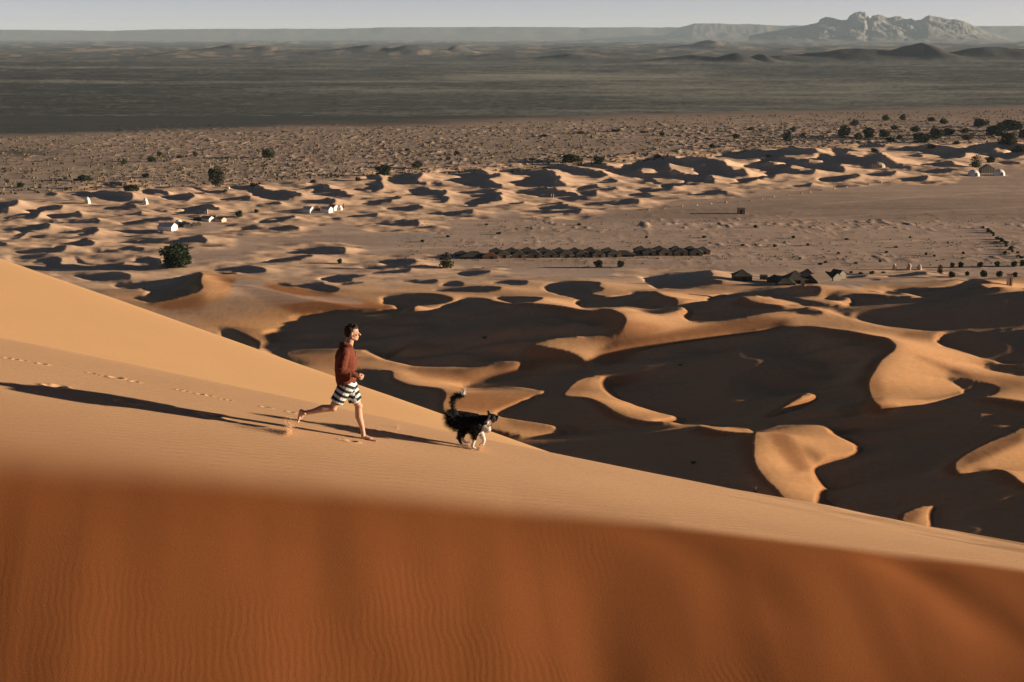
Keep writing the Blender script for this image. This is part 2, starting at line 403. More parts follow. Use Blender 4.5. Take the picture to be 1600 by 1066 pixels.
D(842,263,863,260,896,261,902,264.6,935,266,942.6,270.6,951.6,273.6,935,279.6,923,279.6,908,275.8,884,272,873.6,267.6)
D(902,260,927.6,257,953,257.8,962,261.6,995,264.6,1000,270.6,1016,272,1022,279.6,1025,285.6,1035,290,1020,287,1000,280,980,276,962,274,945,266)
D(975,262,985,257,1000,249.6,1030,245,1057,243.6,1052.6,249.6,1075,248,1097.6,247,1108,251,1135,252.6,1133.6,257.8,1144,263,1165,264.6,1163.6,269,1172.6,273.6,1157.6,276.6,1138,278.8,1120,274.3,1105,274,1118.6,280.3,1111,286.4,1090,285,1085.6,289.4,1052.6,290.9,1048,296,1022.6,299,1005,300,1007.6,296.8,1043.6,292.4,1027,290,1020,280,1013.6,273.6,1000,271,990,266)
L(1042,256,1055,260,1080,261.6,1090,266,1093,272.8,1083,273.6,1070,269.8,1050,266)
L(998,264.6,1012,262.6,1027,267.6,1022,270.6,1005,271)
L(1018.6,276,1055,282,1076,284.8,1060,287,1033,286,1020,280)
D(932,287,941,281,954.6,278,966.6,281,960.6,286,938,287.8)
D(896,297.6,914,289.4,929,287.8,935,291.6,957.6,291.6,971,294.6,957.6,299,944,300.6,930.6,297.6,933.6,303.6,920,307.4,905,302.8)
D(978.6,284,995,283,1017.6,287.8,1040,290,1020,291,995,287)
D(995,298,1017.6,295,1040,294.6,1030,299,1010,301)
D(978.6,305.8,995,302.8,1014.6,302,1023.6,305,1013,308.8,992,308.8)
D(905,320,935,317,965,314.8,993.6,311,1001,316,993.6,319,957.6,320,927.6,321.5)
D(833,322,852.6,317.8,875,315.6,888.5,317.8,884,322,866,325,851,326.8)
D(827,332.8,860,330.6,884,328,905,325,911,330.6,893,334,860,335)
D(838,340,860,338,870,337,860,341,842,342.5)
D(1042,305,1084,302.8,1105,299.8,1124.6,296,1141,300.6,1127.6,303.6,1090,303,1060,305.8)
D(1124.6,241,1150,237,1169.6,233,1188,236,1210,235,1222,231.5,1239,231,1248,234.5,1275,233,1290,240,1300,244.5,1315,241,1332,242.5,1350,246,1362,234.8,1369,234.6,1382,243,1396,250,1400,255,1410,257,1424,260,1422,263,1400,263.5,1385,261,1360,262,1330,259,1322,256,1308,258,1321,264.6,1320,267.6,1302,269.8,1284,266,1274,263,1273.6,267,1266,273.6,1242,273.6,1209,273.6,1209,278,1190,279,1160,288,1144,289,1138,285.6,1157,285,1150,281,1195,276,1208,269,1174,266,1159,257.8,1200,251,1162,249.5,1108,246.5)
L(1220,244,1232,242.5,1260,242.6,1283,244.5,1278,247,1262,248.4,1235,248.6)
L(1259,254,1266,248.4,1290,252,1286,254)
L(1200,251.8,1220,255,1233,256.6,1218,258,1200,256)
L(1233,261,1242,257.6,1260,262,1274,264,1260,266,1240,263)
L(1276,233,1286,235,1300,239,1298,241,1280,237.6)
L(1160,256,1170,251,1200,250.6,1185,254.5)
D(1347,272.8,1369.6,267.6,1393.6,264.6,1401,267.6,1395,273.6,1377,276.6,1359,275.8)
D(1279.6,279.6,1302,276.6,1327.6,272,1345.6,273.6,1341,277,1311,282,1305,285.6,1287,285.6,1281,282.6)
D(1234.5,290,1252.5,287.8,1267.5,286,1269,290,1257,292,1240,291.8)
D(1296,230,1317,231.5,1350,235,1324.6,236,1321.6,239.8,1305,241,1299,236)
D(1335,230,1347,225.5,1380,224.8,1384.6,227.8,1377,230.8,1356,230.8)
D(1378,233.8,1420,230,1444,225.5,1468,227.8,1495,230,1510,231.5,1519,234.5,1507,239,1507,243.5,1492,248.8,1480,249.6,1462,243.5,1444,240.5,1412.6,236,1390,236)
D(1402,245,1427.6,241,1448.6,242.8,1423,245)
D(1429,257,1450,255.6,1465,251,1484.6,251.8,1495,256,1486,260,1459,260.8)
D(1424.6,268,1450,264.6,1472.6,262,1489,263,1487.6,268,1465,272,1444,271)
D(1397.6,280,1423,276.6,1448.6,272,1448.6,279.6,1436.6,284.8,1412.6,283)
D(1517.6,227,1555,221,1600,227,1640,230,1660,240,1600,240.6,1585,248,1562.6,248.8,1550,246,1530,240,1505,240,1505,233)
L(1547.6,234,1562,230.6,1585,234.5,1582,240,1565,240.6)
D(1555,254,1590,251,1597,255,1570,257)
# small ones by the right-hand camp
D(1352,438,1378,436,1372,439)
D(1375,433,1400,430,1440,424,1450,426,1440,430,1400,432)
D(1314,435,1335,430,1360,429,1340,434)
# parts of the sunny sand that the sun only grazes: (descent towards the sun, how far this dimness is also painted into the colour as red, outline)
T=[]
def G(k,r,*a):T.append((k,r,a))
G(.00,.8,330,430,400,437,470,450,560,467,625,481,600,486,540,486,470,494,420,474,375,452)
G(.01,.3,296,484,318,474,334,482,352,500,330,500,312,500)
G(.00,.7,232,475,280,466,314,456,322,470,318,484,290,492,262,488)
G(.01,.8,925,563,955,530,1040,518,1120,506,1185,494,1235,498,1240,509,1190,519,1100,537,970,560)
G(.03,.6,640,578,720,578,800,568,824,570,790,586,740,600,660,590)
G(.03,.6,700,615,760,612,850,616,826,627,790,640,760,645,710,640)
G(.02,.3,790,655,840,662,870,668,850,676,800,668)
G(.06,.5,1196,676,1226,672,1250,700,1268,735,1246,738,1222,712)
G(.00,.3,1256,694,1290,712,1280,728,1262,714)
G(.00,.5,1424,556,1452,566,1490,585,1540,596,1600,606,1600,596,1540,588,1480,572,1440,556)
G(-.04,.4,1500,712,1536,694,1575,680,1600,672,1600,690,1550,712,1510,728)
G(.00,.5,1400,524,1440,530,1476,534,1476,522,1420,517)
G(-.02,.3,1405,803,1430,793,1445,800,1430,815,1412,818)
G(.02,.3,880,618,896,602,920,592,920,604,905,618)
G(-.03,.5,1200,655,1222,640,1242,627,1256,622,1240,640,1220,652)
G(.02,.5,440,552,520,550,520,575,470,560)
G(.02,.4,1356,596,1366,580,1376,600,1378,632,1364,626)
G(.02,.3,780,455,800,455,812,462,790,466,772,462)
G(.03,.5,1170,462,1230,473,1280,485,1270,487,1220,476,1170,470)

OX, OY, MW, MH = -300, 200, 2200, 720
def raster():
    SS = 2
    m = np.ones((MH * SS, MW * SS), np.float32)
    for val, a in P:
        p = (np.array(a, float).reshape(-1, 2) - [OX, OY]) * SS
        # round the corners of the outline
        for _ in range(2 if np.ptp(p[:, 0]) > 600 else 1):
            q = np.roll(p, -1, 0); p = np.stack([p * .75 + q * .25, p * .25 + q * .75], 1).reshape(-1, 2)
        q = np.roll(p, -1, 0)
        y0 = max(0, int(p[:, 1].min())); y1 = min(MH * SS - 1, int(p[:, 1].max()) + 1)
        for yy in range(y0, y1 + 1):
            yc = yy + .5
            c = (p[:, 1] <= yc) != (q[:, 1] <= yc)
            if not c.any(): continue
            xs = np.sort(p[c, 0] + (yc - p[c, 1]) / (q[c, 1] - p[c, 1]) * (q[c, 0] - p[c, 0]))
            for k in range(0, len(xs) - 1, 2):
                m[yy, max(0, int(round(xs[k]))):max(0, int(round(xs[k + 1])))] = val
    return m.reshape(MH, SS, MW, SS).mean((1, 3))

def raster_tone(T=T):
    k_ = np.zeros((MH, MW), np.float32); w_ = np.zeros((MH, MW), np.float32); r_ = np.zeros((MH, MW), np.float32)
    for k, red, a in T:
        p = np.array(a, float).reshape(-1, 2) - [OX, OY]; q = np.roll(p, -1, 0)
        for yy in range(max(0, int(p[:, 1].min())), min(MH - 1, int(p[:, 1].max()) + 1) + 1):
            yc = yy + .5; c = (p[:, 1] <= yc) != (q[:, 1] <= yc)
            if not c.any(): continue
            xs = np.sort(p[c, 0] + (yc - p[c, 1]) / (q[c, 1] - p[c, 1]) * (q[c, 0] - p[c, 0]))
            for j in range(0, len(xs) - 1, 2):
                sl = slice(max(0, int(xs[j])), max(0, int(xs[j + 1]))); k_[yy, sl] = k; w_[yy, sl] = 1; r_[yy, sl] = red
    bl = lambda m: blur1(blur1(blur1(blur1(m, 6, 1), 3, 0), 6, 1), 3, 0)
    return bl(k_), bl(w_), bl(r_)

def samp(m, u, v):
    x = np.clip(u - OX - .5, 0, MW - 1.01); y = np.clip(v - OY - .5, 0, MH - 1.01)
    i = x.astype(int); j = y.astype(int); fx = x - i; fy = y - j
    return (m[j, i] * (1 - fx) + m[j, i + 1] * fx) * (1 - fy) + (m[j + 1, i] * (1 - fx) + m[j + 1, i + 1] * fx) * fy

NY, NX = 950, 1150
Y0, Y1 = 110., 1400.
tt = np.linspace(0, 1, NY); yr = Y0 * (Y1 / Y0) ** tt
ss = np.linspace(-.50, .50, NX); ds = ss[1] - ss[0]; dt = math.log(Y1 / Y0) / (NY - 1)
XM = yr[:, None] * ss[None, :]; YM = np.repeat(yr[:, None], NX, 1)
ZB = 22 * np.exp(-((YM - 110) / 110.))

# long crests that stand up against what lies behind them: (height, front width, back width, crest line in photo pixels)
RIDGES = [(13.0, 42, 9, (272, 438, 300, 428, 318, 424, 400, 436, 480, 454, 560, 466, 640, 484)),
          (6.5, 34, 13, (560, 488, 640, 487, 700, 478, 760, 467, 840, 477, 914, 487, 965, 486)),
          (6.0, 20, 11, (930, 524, 1000, 514, 1110, 507, 1170, 495, 1235, 487, 1330, 512, 1400, 524)),
          (7.0, 34, 15, (1300, 466, 1400, 462, 1520, 437, 1600, 442, 1720, 432)),
          (4.5, 26, 13, (1090, 470, 1160, 461, 1230, 466, 1300, 484)),
          (3.0, 18, 8, (1170, 678, 1195, 672, 1255, 663, 1312, 668)),
          (2.6, 14, 7, (690, 607, 760, 605, 810, 605, 860, 613)),
          (2.4, 14, 7, (610, 568, 700, 573, 780, 565, 828, 568)),
          (2.6, 14, 7, (880, 604, 926, 588, 962, 597)),
          (4.0, 24, 12, (1000, 432, 1060, 428, 1118, 425, 1140, 432)),
          (3.0, 20, 12, (1140, 458, 1200, 450, 1284, 444)),
          (3.5, 22, 10, (1450, 520, 1540, 516, 1620, 511, 1740, 504)),
          (2.2, 16, 9, (600, 464, 680, 458, 712, 468)), (2.0, 16, 9, (500, 434, 580, 428, 640, 437, 690, 435)), (2.2, 18, 9, (845, 446, 900, 438, 945, 442)),
          (2.0, 18, 10, (1400, 430, 1450, 423, 1466, 421))]
for hh, fw, bw, cl_ in RIDGES:
    q = np.array(cl_, float).reshape(-1, 2); px, py = [], []
    for u, v in q:
        sx, sz = ray(u, v); y = 300.
        for _ in range(30): y = (22 * math.exp(-((y - 110) / 110.)) + hh * (.35 if hh == 13.0 else .6) - H) / sz * .5 + y * .5
        px.append(sx * y); py.append(y)
    px = np.array(px); py = np.array(py); o = np.argsort(px); px, py = px[o], py[o]
    yc = np.interp(XM, px, py); L_ = px[-1] - px[0]
    t_ = np.clip((XM - px[0]) / L_, -.35, 1.35)
    wx = sstep(-.22, .16, t_) * sstep(1.22, .84, t_)
    d = YM - yc
    ZB = ZB + hh * wx * np.where(d < 0, np.exp(-(-d / fw) ** 1.25), np.exp(-(d / bw) ** 1.15))

def blur1(a, n, axis):
    k = np.concatenate([np.repeat(np.take(a, [0], axis), n, axis), a, np.repeat(np.take(a, [-1], axis), n, axis)], axis)
    c = np.cumsum(k, axis); c = np.concatenate([np.zeros_like(np.take(c, [0], axis)), c], axis)
    L_ = 2 * n + 1
    return (np.take(c, range(L_, c.shape[axis]), axis) - np.take(c, range(0, c.shape[axis] - L_), axis)) / L_

def sunlit(z):
    lit = np.ones(z.shape, bool); dx = yr * ds; h = z[:, -1].copy()
    for i in range(NX - 2, -1, -1):
        h = h - dx * TE; zi = z[:, i]; lit[:, i] = zi >= h - 1e-4; h = np.maximum(h, zi)
    return lit

def want_slope(dark, kl):
    r = np.zeros(dark.shape); wl = np.zeros(dark.shape)
    run = np.zeros(NY)
    for i in range(NX - 1, -1, -1):
        run = np.where(dark[:, i], run + 1, 0); r[:, i] = run
    run = np.zeros(NY)
    for i in range(NX):
        run = np.where(dark[:, i], run + 1, 0); wl[:, i] = run
    w = r + wl - 1 + 1e-9
    q = np.where(dark, (r - .5) / w, 0)
    A, B = 4.2, .12
    gd = TE * 1.03 * (1 + A * (np.exp(-q / B) - B * (1 - math.exp(-1 / B))))
    return np.where(dark, gd, -kl)

def windward(dark):
    """sunny side right of each crest: steep at the crest, easing over about the width of its shadow"""
    out = np.zeros(dark.shape); w = np.zeros(NY); wd = np.zeros(NY); d = np.full(NY, 1e9); dx = yr * ds
    for i in range(NX):
        k = dark[:, i]
        wd = np.where(k, wd + dx, 0); w = np.where(k, wd, w); d = np.where(k, 0, d + dx)
        L_ = np.clip(.6 * w, 1.5, 22.)
        a_ = np.interp(yr, [150, 260, 420, 520], [2.6, 3.6, 3.0, .6])     # near crests are rounded, so the light fades over them
        out[:, i] = np.where(k, 0, .25 * np.exp(-d / L_) - np.interp(yr, [380, 500], [.36, .10]) * np.exp(-d / a_))
    return out

def relax(g, zb, LAM, MU):
    """heights whose slope along the sun's path is g, smooth across it, near zb: one cosine transform and one sweep"""
    gb = (zb[:, 1:] - zb[:, :-1]) / ds / yr[:, None]
    b = yr[:, None] * (.5 * (g[:, 1:] + g[:, :-1]) - gb) / ds
    rhs = np.zeros((NY, NX)); rhs[:, 1:] += b; rhs[:, :-1] -= b
    k = np.arange(NX); lam = (2 - 2 * np.cos(np.pi * k / NX)) / ds ** 2
    ph = np.exp(-1j * np.pi * k / (2 * NX))
    RR = (np.fft.fft(np.concatenate([rhs, rhs[:, ::-1]], 1), axis=1)[:, :NX] * ph).real * .5
    c = LAM / dt ** 2
    dg = np.ones((NY, 1)) * (lam + MU ** 2)[None, :] + 2 * c; dg[0] -= c; dg[-1] -= c
    cp_ = np.zeros((NY, NX)); dp = np.zeros((NY, NX))
    cp_[0] = -c / dg[0]; dp[0] = RR[0] / dg[0]
    for j in range(1, NY):
        den = dg[j] + c * cp_[j - 1]; cp_[j] = -c / den; dp[j] = (RR[j] + c * dp[j - 1]) / den
    for j in range(NY - 2, -1, -1): dp[j] -= cp_[j] * dp[j + 1]
    full = np.zeros((NY, 2 * NX), complex)
    full[:, :NX] = dp * 2 * np.conj(ph); full[:, NX + 1:] = np.conj(full[:, 1:NX][:, ::-1])
    return np.fft.ifft(full, axis=1)[:, :NX].real + zb

MASK = raster()
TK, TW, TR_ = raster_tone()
ZM = ZB.copy(); corr = np.zeros_like(ZM)
for it in range(32):
    u_, v_ = proj(XM, YM, ZM)
    dark = samp(MASK, u_, v_) < .5
    d_ = dark.astype(float)
    lw = blur1(blur1(d_, 60, 1), 60, 1)
    kl = .5 * np.clip(TE * lw / np.maximum(1 - lw, .15), .0, .30) + windward(dark)
    tw = samp(TW, u_, v_); kl = np.where(dark, kl, kl * (1 - tw) + samp(TK, u_, v_))
    zn = relax(want_slope(dark, kl) + corr, ZB, .1, 4.)
    ZM = zn if it == 0 else .5 * ZM + .5 * zn
    if it >= 2:
        lit = sunlit(ZM)
        c_ = np.where(dark & lit, .03, 0) + np.where(~dark & ~lit, -.035, 0)
        corr = np.clip(corr + blur1(blur1(c_, 2, 1), 1, 0), -.3, .3)
lit = sunlit(ZM)
print('dune relief off by', ((~lit) != dark).mean(), 'of area; z', ZM.min(), ZM.max(), 't', time.time() - T0)

UM, VM = proj(XM, YM, ZM * 0)          # where each spot of the plain appears, used only to lay out ground cover
d_ = dark.astype(float)
act = np.clip(blur1(blur1(d_, 28, 1), 14, 0) * 3.2, 0, 1)
act = sstep(.02, .30, act + .15 * fbm(XM / 25, YM / 60, 3, 51))
near = sstep(430, 330, YM + 25 * fbm(XM / 40, YM / 60, 3, 52))
sandy = np.maximum(act, near)
top_edge = np.interp(UM, [-400, 0, 400, 700, 1000, 1200, 1600, 2000], [306, 300, 284, 262, 245, 228, 220, 216])
hot_edge = np.interp(UM, [-400, 0, 600, 1000, 1600, 2000], [222, 212, 197, 180, 168, 160])
scrub = sstep(top_edge + 4, top_edge - 6, VM)
# hummocks with a bit of sand caught behind each shrub
b1 = np.maximum(vnoise(XM / 2.3, YM / 5, 61) - .3, 0) * .75 + np.maximum(vnoise(XM / 4.5 + 40, YM / 9, 62) - .45, 0) * 1.1
dens = sstep(-.45, .35, fbm(XM / 90, YM / 140, 2, 63) + .3)
fade = sstep(1390, 1150, YM)
b2band = np.exp(-((VM - 352) / 9) ** 2) + .8 * np.exp(-((VM - 384) / 7) ** 2) * sstep(1000, 1200, UM) + .7 * np.exp(-((VM - 406) / 5) ** 2) * sstep(1100, 1300, UM) + .35
lowpl = sstep(300, 345, VM) * sstep(560, 700, UM) * (1 - sandy) * np.clip(b2band, 0, 1)
lft = np.interp(UM, [0, 500, 800], [.45, .6, 1.])
bump_a = b1 * (scrub * dens * fade * 1.15 * lft + lowpl * .42 * sstep(.1, .5, fbm(XM / 16, YM / 25, 2, 64) + .25))
# folds and hollows inside the shaded basins, kept below the sun's rays, and low sand waves between the small dunes
hl = ZM[:, -1].copy(); clear = np.zeros_like(ZM)
for i in range(NX - 2, -1, -1):
    hl = hl - yr * ds * TE; clear[:, i] = np.maximum(hl - ZM[:, i], 0); hl = np.maximum(hl, ZM[:, i])
fold = fbm(XM / 34 + .3 * YM / 34, YM / 20, 4, 66) * 6.0 + np.abs(fbm(XM / 60, YM / 26 - XM / 80, 3, 67)) * 7.5 - 2.2
fold = np.minimum(fold, .8 * clear) * sstep(.15, 2.2, clear)
waves = fbm(XM / 13 + YM / 40, YM / 6, 3, 68) * 1.15 * sstep(380, 520, YM) * act * sstep(.6, .0, clear)
ZM2 = ZM + bump_a + fold + waves
ZM2 = ZM2 + (.05 * fbm(XM / 9, YM / 14, 3, 65) * sstep(150, 260, YM))
ZM2 -= sstep(1370, 1400, YM) * .0

cl = np.clip
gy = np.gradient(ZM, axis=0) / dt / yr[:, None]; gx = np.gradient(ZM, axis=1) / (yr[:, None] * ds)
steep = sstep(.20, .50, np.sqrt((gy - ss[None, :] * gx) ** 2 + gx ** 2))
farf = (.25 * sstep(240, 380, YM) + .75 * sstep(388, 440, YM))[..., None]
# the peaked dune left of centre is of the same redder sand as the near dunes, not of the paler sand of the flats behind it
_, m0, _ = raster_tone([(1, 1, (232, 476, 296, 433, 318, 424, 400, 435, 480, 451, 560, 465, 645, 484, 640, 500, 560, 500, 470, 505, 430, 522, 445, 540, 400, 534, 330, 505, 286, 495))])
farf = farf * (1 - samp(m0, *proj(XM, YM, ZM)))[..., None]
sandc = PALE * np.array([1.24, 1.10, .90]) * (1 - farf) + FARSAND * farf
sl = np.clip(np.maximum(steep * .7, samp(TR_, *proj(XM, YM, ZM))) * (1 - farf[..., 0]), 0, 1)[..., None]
sandc = sandc * (1 - sl) + np.array([.33, .118, .038]) * sl  # redder sand on steep faces; weak grazing light darkened into the outlined ones
hot_edge_dist = sstep(300, 240, VM)
gr = GRAVEL * (1 + .13 * fbm(XM / 30, YM / 22, 4, 71)[..., None]) * (1 + .10 * np.sin(0)) 
stk = fbm(XM / 60, YM / 9, 4, 72)[..., None]
gr = gr * (1 + .15 * stk + .16 * fbm(UM / 60, VM / 1.7, 4, 77)[..., None] + .10 * fbm(UM / 7, VM / 1.6, 3, 78)[..., None])
for (ua, va, ub, vb) in ((1150, 347, 1640, 322), (1240, 322, 1620, 296), (1000, 350, 1300, 352), (1150, 386, 1600, 372), (620, 404, 1100, 410), (1120, 427, 1640, 424), (560, 395, 900, 376)):
    tv = va + (vb - va) * (UM - ua) / (ub - ua) + 1.5 * fbm(UM / 60, VM * 0 + ua, 2, 79)
    tk = (np.exp(-((VM - tv) / .8) ** 2) * sstep(ua, ua + 60, UM) * sstep(ub, ub - 60, UM))[..., None]; gr = gr * (1 + .30 * tk)
browner = sstep(290, 330, VM) * sstep(352, 338, VM) * sstep(700, 1000, UM)
gr = gr * (1.22 - .22 * sstep(.0, 1., hot_edge_dist)[..., None]) * (1 - .24 * browner[..., None])
salt = np.clip(np.exp(-((UM - 640) / 70) ** 2 - ((VM - 370) / 5) ** 2) + np.exp(-((UM - 1010) / 90) ** 2 - ((VM - 434) / 6) ** 2) + .7 * np.exp(-((UM - 560) / 90) ** 2 - ((VM - 385) / 3) ** 2), 0, 1)
salt = (salt * sstep(-.2, .4, fbm(XM / 12, YM / 12, 4, 73) + .1))[..., None]
gr = gr * (1 - salt) + SALT * salt
hum = sstep(.02, .35, bump_a)[..., None] * (.6 + .4 * vnoise(XM / 3, YM / 5, 74)[..., None])
gr = gr * (1 - .75 * hum) + FARSAND * .95 * .75 * hum
sc2 = (scrub * sstep(.0, .5, fbm(XM / 14, YM / 22, 3, 75)))[..., None]
gr = gr * (1 - .35 * sc2) + np.array([.30, .27, .17]) * .35 * sc2
hot = sstep(hot_edge + 4 + UM.clip(0, 1600) / 200, hot_edge - 6 - UM.clip(0, 1600) / 130, VM + 7 * fbm(XM / 90, YM / 60, 5, 76))[..., None]
dk_patch = np.exp(-((UM - 30) / 60) ** 2 - ((VM - 238) / 5) ** 2)[..., None]
hot = np.clip(hot + .8 * dk_patch, 0, 1)
sw = sandy[..., None]
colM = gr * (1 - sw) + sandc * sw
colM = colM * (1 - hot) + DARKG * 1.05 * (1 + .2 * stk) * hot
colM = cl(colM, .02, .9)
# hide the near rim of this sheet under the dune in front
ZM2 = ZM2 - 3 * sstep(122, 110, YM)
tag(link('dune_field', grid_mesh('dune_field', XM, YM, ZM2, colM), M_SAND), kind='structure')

def ground(x, y):
    """height of the ground at (x, y)"""
    if y < 105: return float(dune_z(np.array([x]), np.array([y]), False)[0])
    if y > Y1 * .999: return far_h(np.array([[x]]), np.array([[y]]))[0, 0]
    j = math.log(y / Y0) / dt; i = (x / y - ss[0]) / ds
    j = min(max(j, 0), NY - 1.001); i = min(max(i, 0), NX - 1.001)
    a, b = int(j), int(i); fj, fi = j - a, i - b
    return float((ZM2[a, b] * (1 - fi) + ZM2[a, b + 1] * fi) * (1 - fj) + (ZM2[a + 1, b] * (1 - fi) + ZM2[a + 1, b + 1] * fi) * fj)

def spot(u, v):
    """first place on the ground seen at photo pixel (u, v)"""
    sx, sz = ray(u, v)
    i = (sx - ss[0]) / ds
    i = min(max(i, 0), NX - 1.001); b = int(i); fi = i - b
    zc = ZM2[:, b] * (1 - fi) + ZM2[:, b + 1] * fi
    d = H + sz * yr - zc
    k = np.where((d[:-1] > 0) & (d[1:] <= 0))[0]
    if len(k) == 0:
        y = -H / sz if sz < 0 else 5000.
        return Vector((sx * y, y, 0.))
    j = k[0]; f = d[j] / (d[j] - d[j + 1]); y = yr[j] * (1 - f) + yr[j + 1] * f
    return Vector((sx * y, y, H + sz * y))

# ------------------------------------------------------------------ the far plain, hills and mesas
NYF, NXF = 620, 800
yl = rows_log(1385., 36000., NYF); sl_ = np.linspace(-.62, .62, NXF)
XL = yl[:, None] * sl_[None, :]; YL = np.repeat(yl[:, None], NXF, 1)
def hill(x, y, u, v, dist, wpx, top_px, dep):
    """low hill whose top appears at (u, top v), width wpx pixels"""
    X0 = ray(u, 57)[0] * dist; hh = H - (top_px - 57) / F * dist * 1.0
    return max(hh, 4) * np.exp(-np.abs((x - X0) / (wpx / F * dist)) ** 1.6 - ((y - dist) / dep) ** 2)
HILLS = [(1432, 0, 4700, 40, 69, 260), (1560, 0, 4900, 130, 76, 300), (1330, 0, 4700, 110, 79, 260), (1150, 0, 4300, 34, 85, 160),
         (1190, 0, 4300, 20, 84, 140), (1085, 0, 4400, 50, 86, 160), (715, 0, 6500, 22, 69, 240), (655, 0, 6400, 50, 71, 300), (585, 0, 6500, 60, 73, 300),
         (900, 0, 4800, 60, 83, 150), (370, 0, 7000, 60, 70, 350), (1110, 0, 9500, 30, 64, 400),
         (520, 0, 2900, 40, 111, 60), (1240, 0, 4500, 60, 84, 170), (420, 0, 6800, 40, 71, 240), (1700, 0, 4900, 160, 75, 300)]
def far_h(x, y):
    z = 0 * x
    for h_ in HILLS: z = np.maximum(z, hill(x, y, *h_))
    am = sstep(2300, 7000, y)
    z = z * (1 + .45 * fbm(x / 130, y / 200, 5, 84))
    n_ = fbm(x / 420, y / 900, 5, 81)
    z = z + am * (np.maximum(n_, 0) ** 1.2 * 26 + fbm(x / 90, y / 160, 4, 82) * 3.0)
    z = z + sstep(1500, 2500, y) * (1 - am) * fbm(x / 160, y / 300, 4, 83) * 1.6
    z = z * sstep(1390, 1900, y)
    return z
ZL = far_h(XL, YL)
UL, VL = proj(XL, YL, ZL * 0)
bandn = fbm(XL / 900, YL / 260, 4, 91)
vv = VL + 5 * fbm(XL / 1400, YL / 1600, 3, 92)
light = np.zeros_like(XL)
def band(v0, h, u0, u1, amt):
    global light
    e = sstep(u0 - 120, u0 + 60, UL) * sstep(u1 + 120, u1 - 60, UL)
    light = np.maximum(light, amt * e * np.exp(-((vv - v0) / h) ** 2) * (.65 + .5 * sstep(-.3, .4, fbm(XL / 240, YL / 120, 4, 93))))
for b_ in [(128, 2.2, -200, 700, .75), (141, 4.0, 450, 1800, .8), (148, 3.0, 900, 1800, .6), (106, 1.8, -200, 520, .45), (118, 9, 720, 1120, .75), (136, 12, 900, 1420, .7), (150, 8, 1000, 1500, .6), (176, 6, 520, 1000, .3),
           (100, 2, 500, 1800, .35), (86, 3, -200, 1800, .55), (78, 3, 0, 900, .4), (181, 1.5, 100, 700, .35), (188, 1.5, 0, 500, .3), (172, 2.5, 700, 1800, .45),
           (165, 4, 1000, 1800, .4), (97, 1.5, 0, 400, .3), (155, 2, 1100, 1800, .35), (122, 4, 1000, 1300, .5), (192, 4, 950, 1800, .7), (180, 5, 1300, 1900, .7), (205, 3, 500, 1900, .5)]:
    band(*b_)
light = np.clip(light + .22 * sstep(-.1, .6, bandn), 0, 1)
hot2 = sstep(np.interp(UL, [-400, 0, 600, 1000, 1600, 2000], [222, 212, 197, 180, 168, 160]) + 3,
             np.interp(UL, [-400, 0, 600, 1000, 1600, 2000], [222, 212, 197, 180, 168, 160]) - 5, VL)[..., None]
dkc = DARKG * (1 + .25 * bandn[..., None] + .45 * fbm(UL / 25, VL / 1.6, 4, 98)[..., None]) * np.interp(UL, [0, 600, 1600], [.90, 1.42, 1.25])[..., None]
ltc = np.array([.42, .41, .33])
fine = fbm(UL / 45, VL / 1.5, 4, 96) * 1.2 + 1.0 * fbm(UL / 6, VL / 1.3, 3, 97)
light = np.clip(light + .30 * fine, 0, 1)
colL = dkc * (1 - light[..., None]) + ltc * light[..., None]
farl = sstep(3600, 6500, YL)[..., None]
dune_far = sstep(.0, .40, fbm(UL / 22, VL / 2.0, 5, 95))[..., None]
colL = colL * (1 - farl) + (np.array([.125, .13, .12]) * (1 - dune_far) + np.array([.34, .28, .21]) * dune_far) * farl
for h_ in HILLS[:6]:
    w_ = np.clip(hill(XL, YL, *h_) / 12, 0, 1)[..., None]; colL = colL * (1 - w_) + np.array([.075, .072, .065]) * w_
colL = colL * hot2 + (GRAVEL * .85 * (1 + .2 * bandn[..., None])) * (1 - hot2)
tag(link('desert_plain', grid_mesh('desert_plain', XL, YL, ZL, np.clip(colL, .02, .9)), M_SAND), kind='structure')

# a plain sheet far below everything, so that the land never ends
bm = bmesh.new(); bmesh.ops.create_grid(bm, x_segments=2, y_segments=2, size=45000)
for v_e in bm.verts: v_e.co.z = -14
M_UNDER = simple('dark_gravel', tuple(DARKG), scale=.002)
tag(from_bm('ground', bm, M_UNDER), kind='structure')

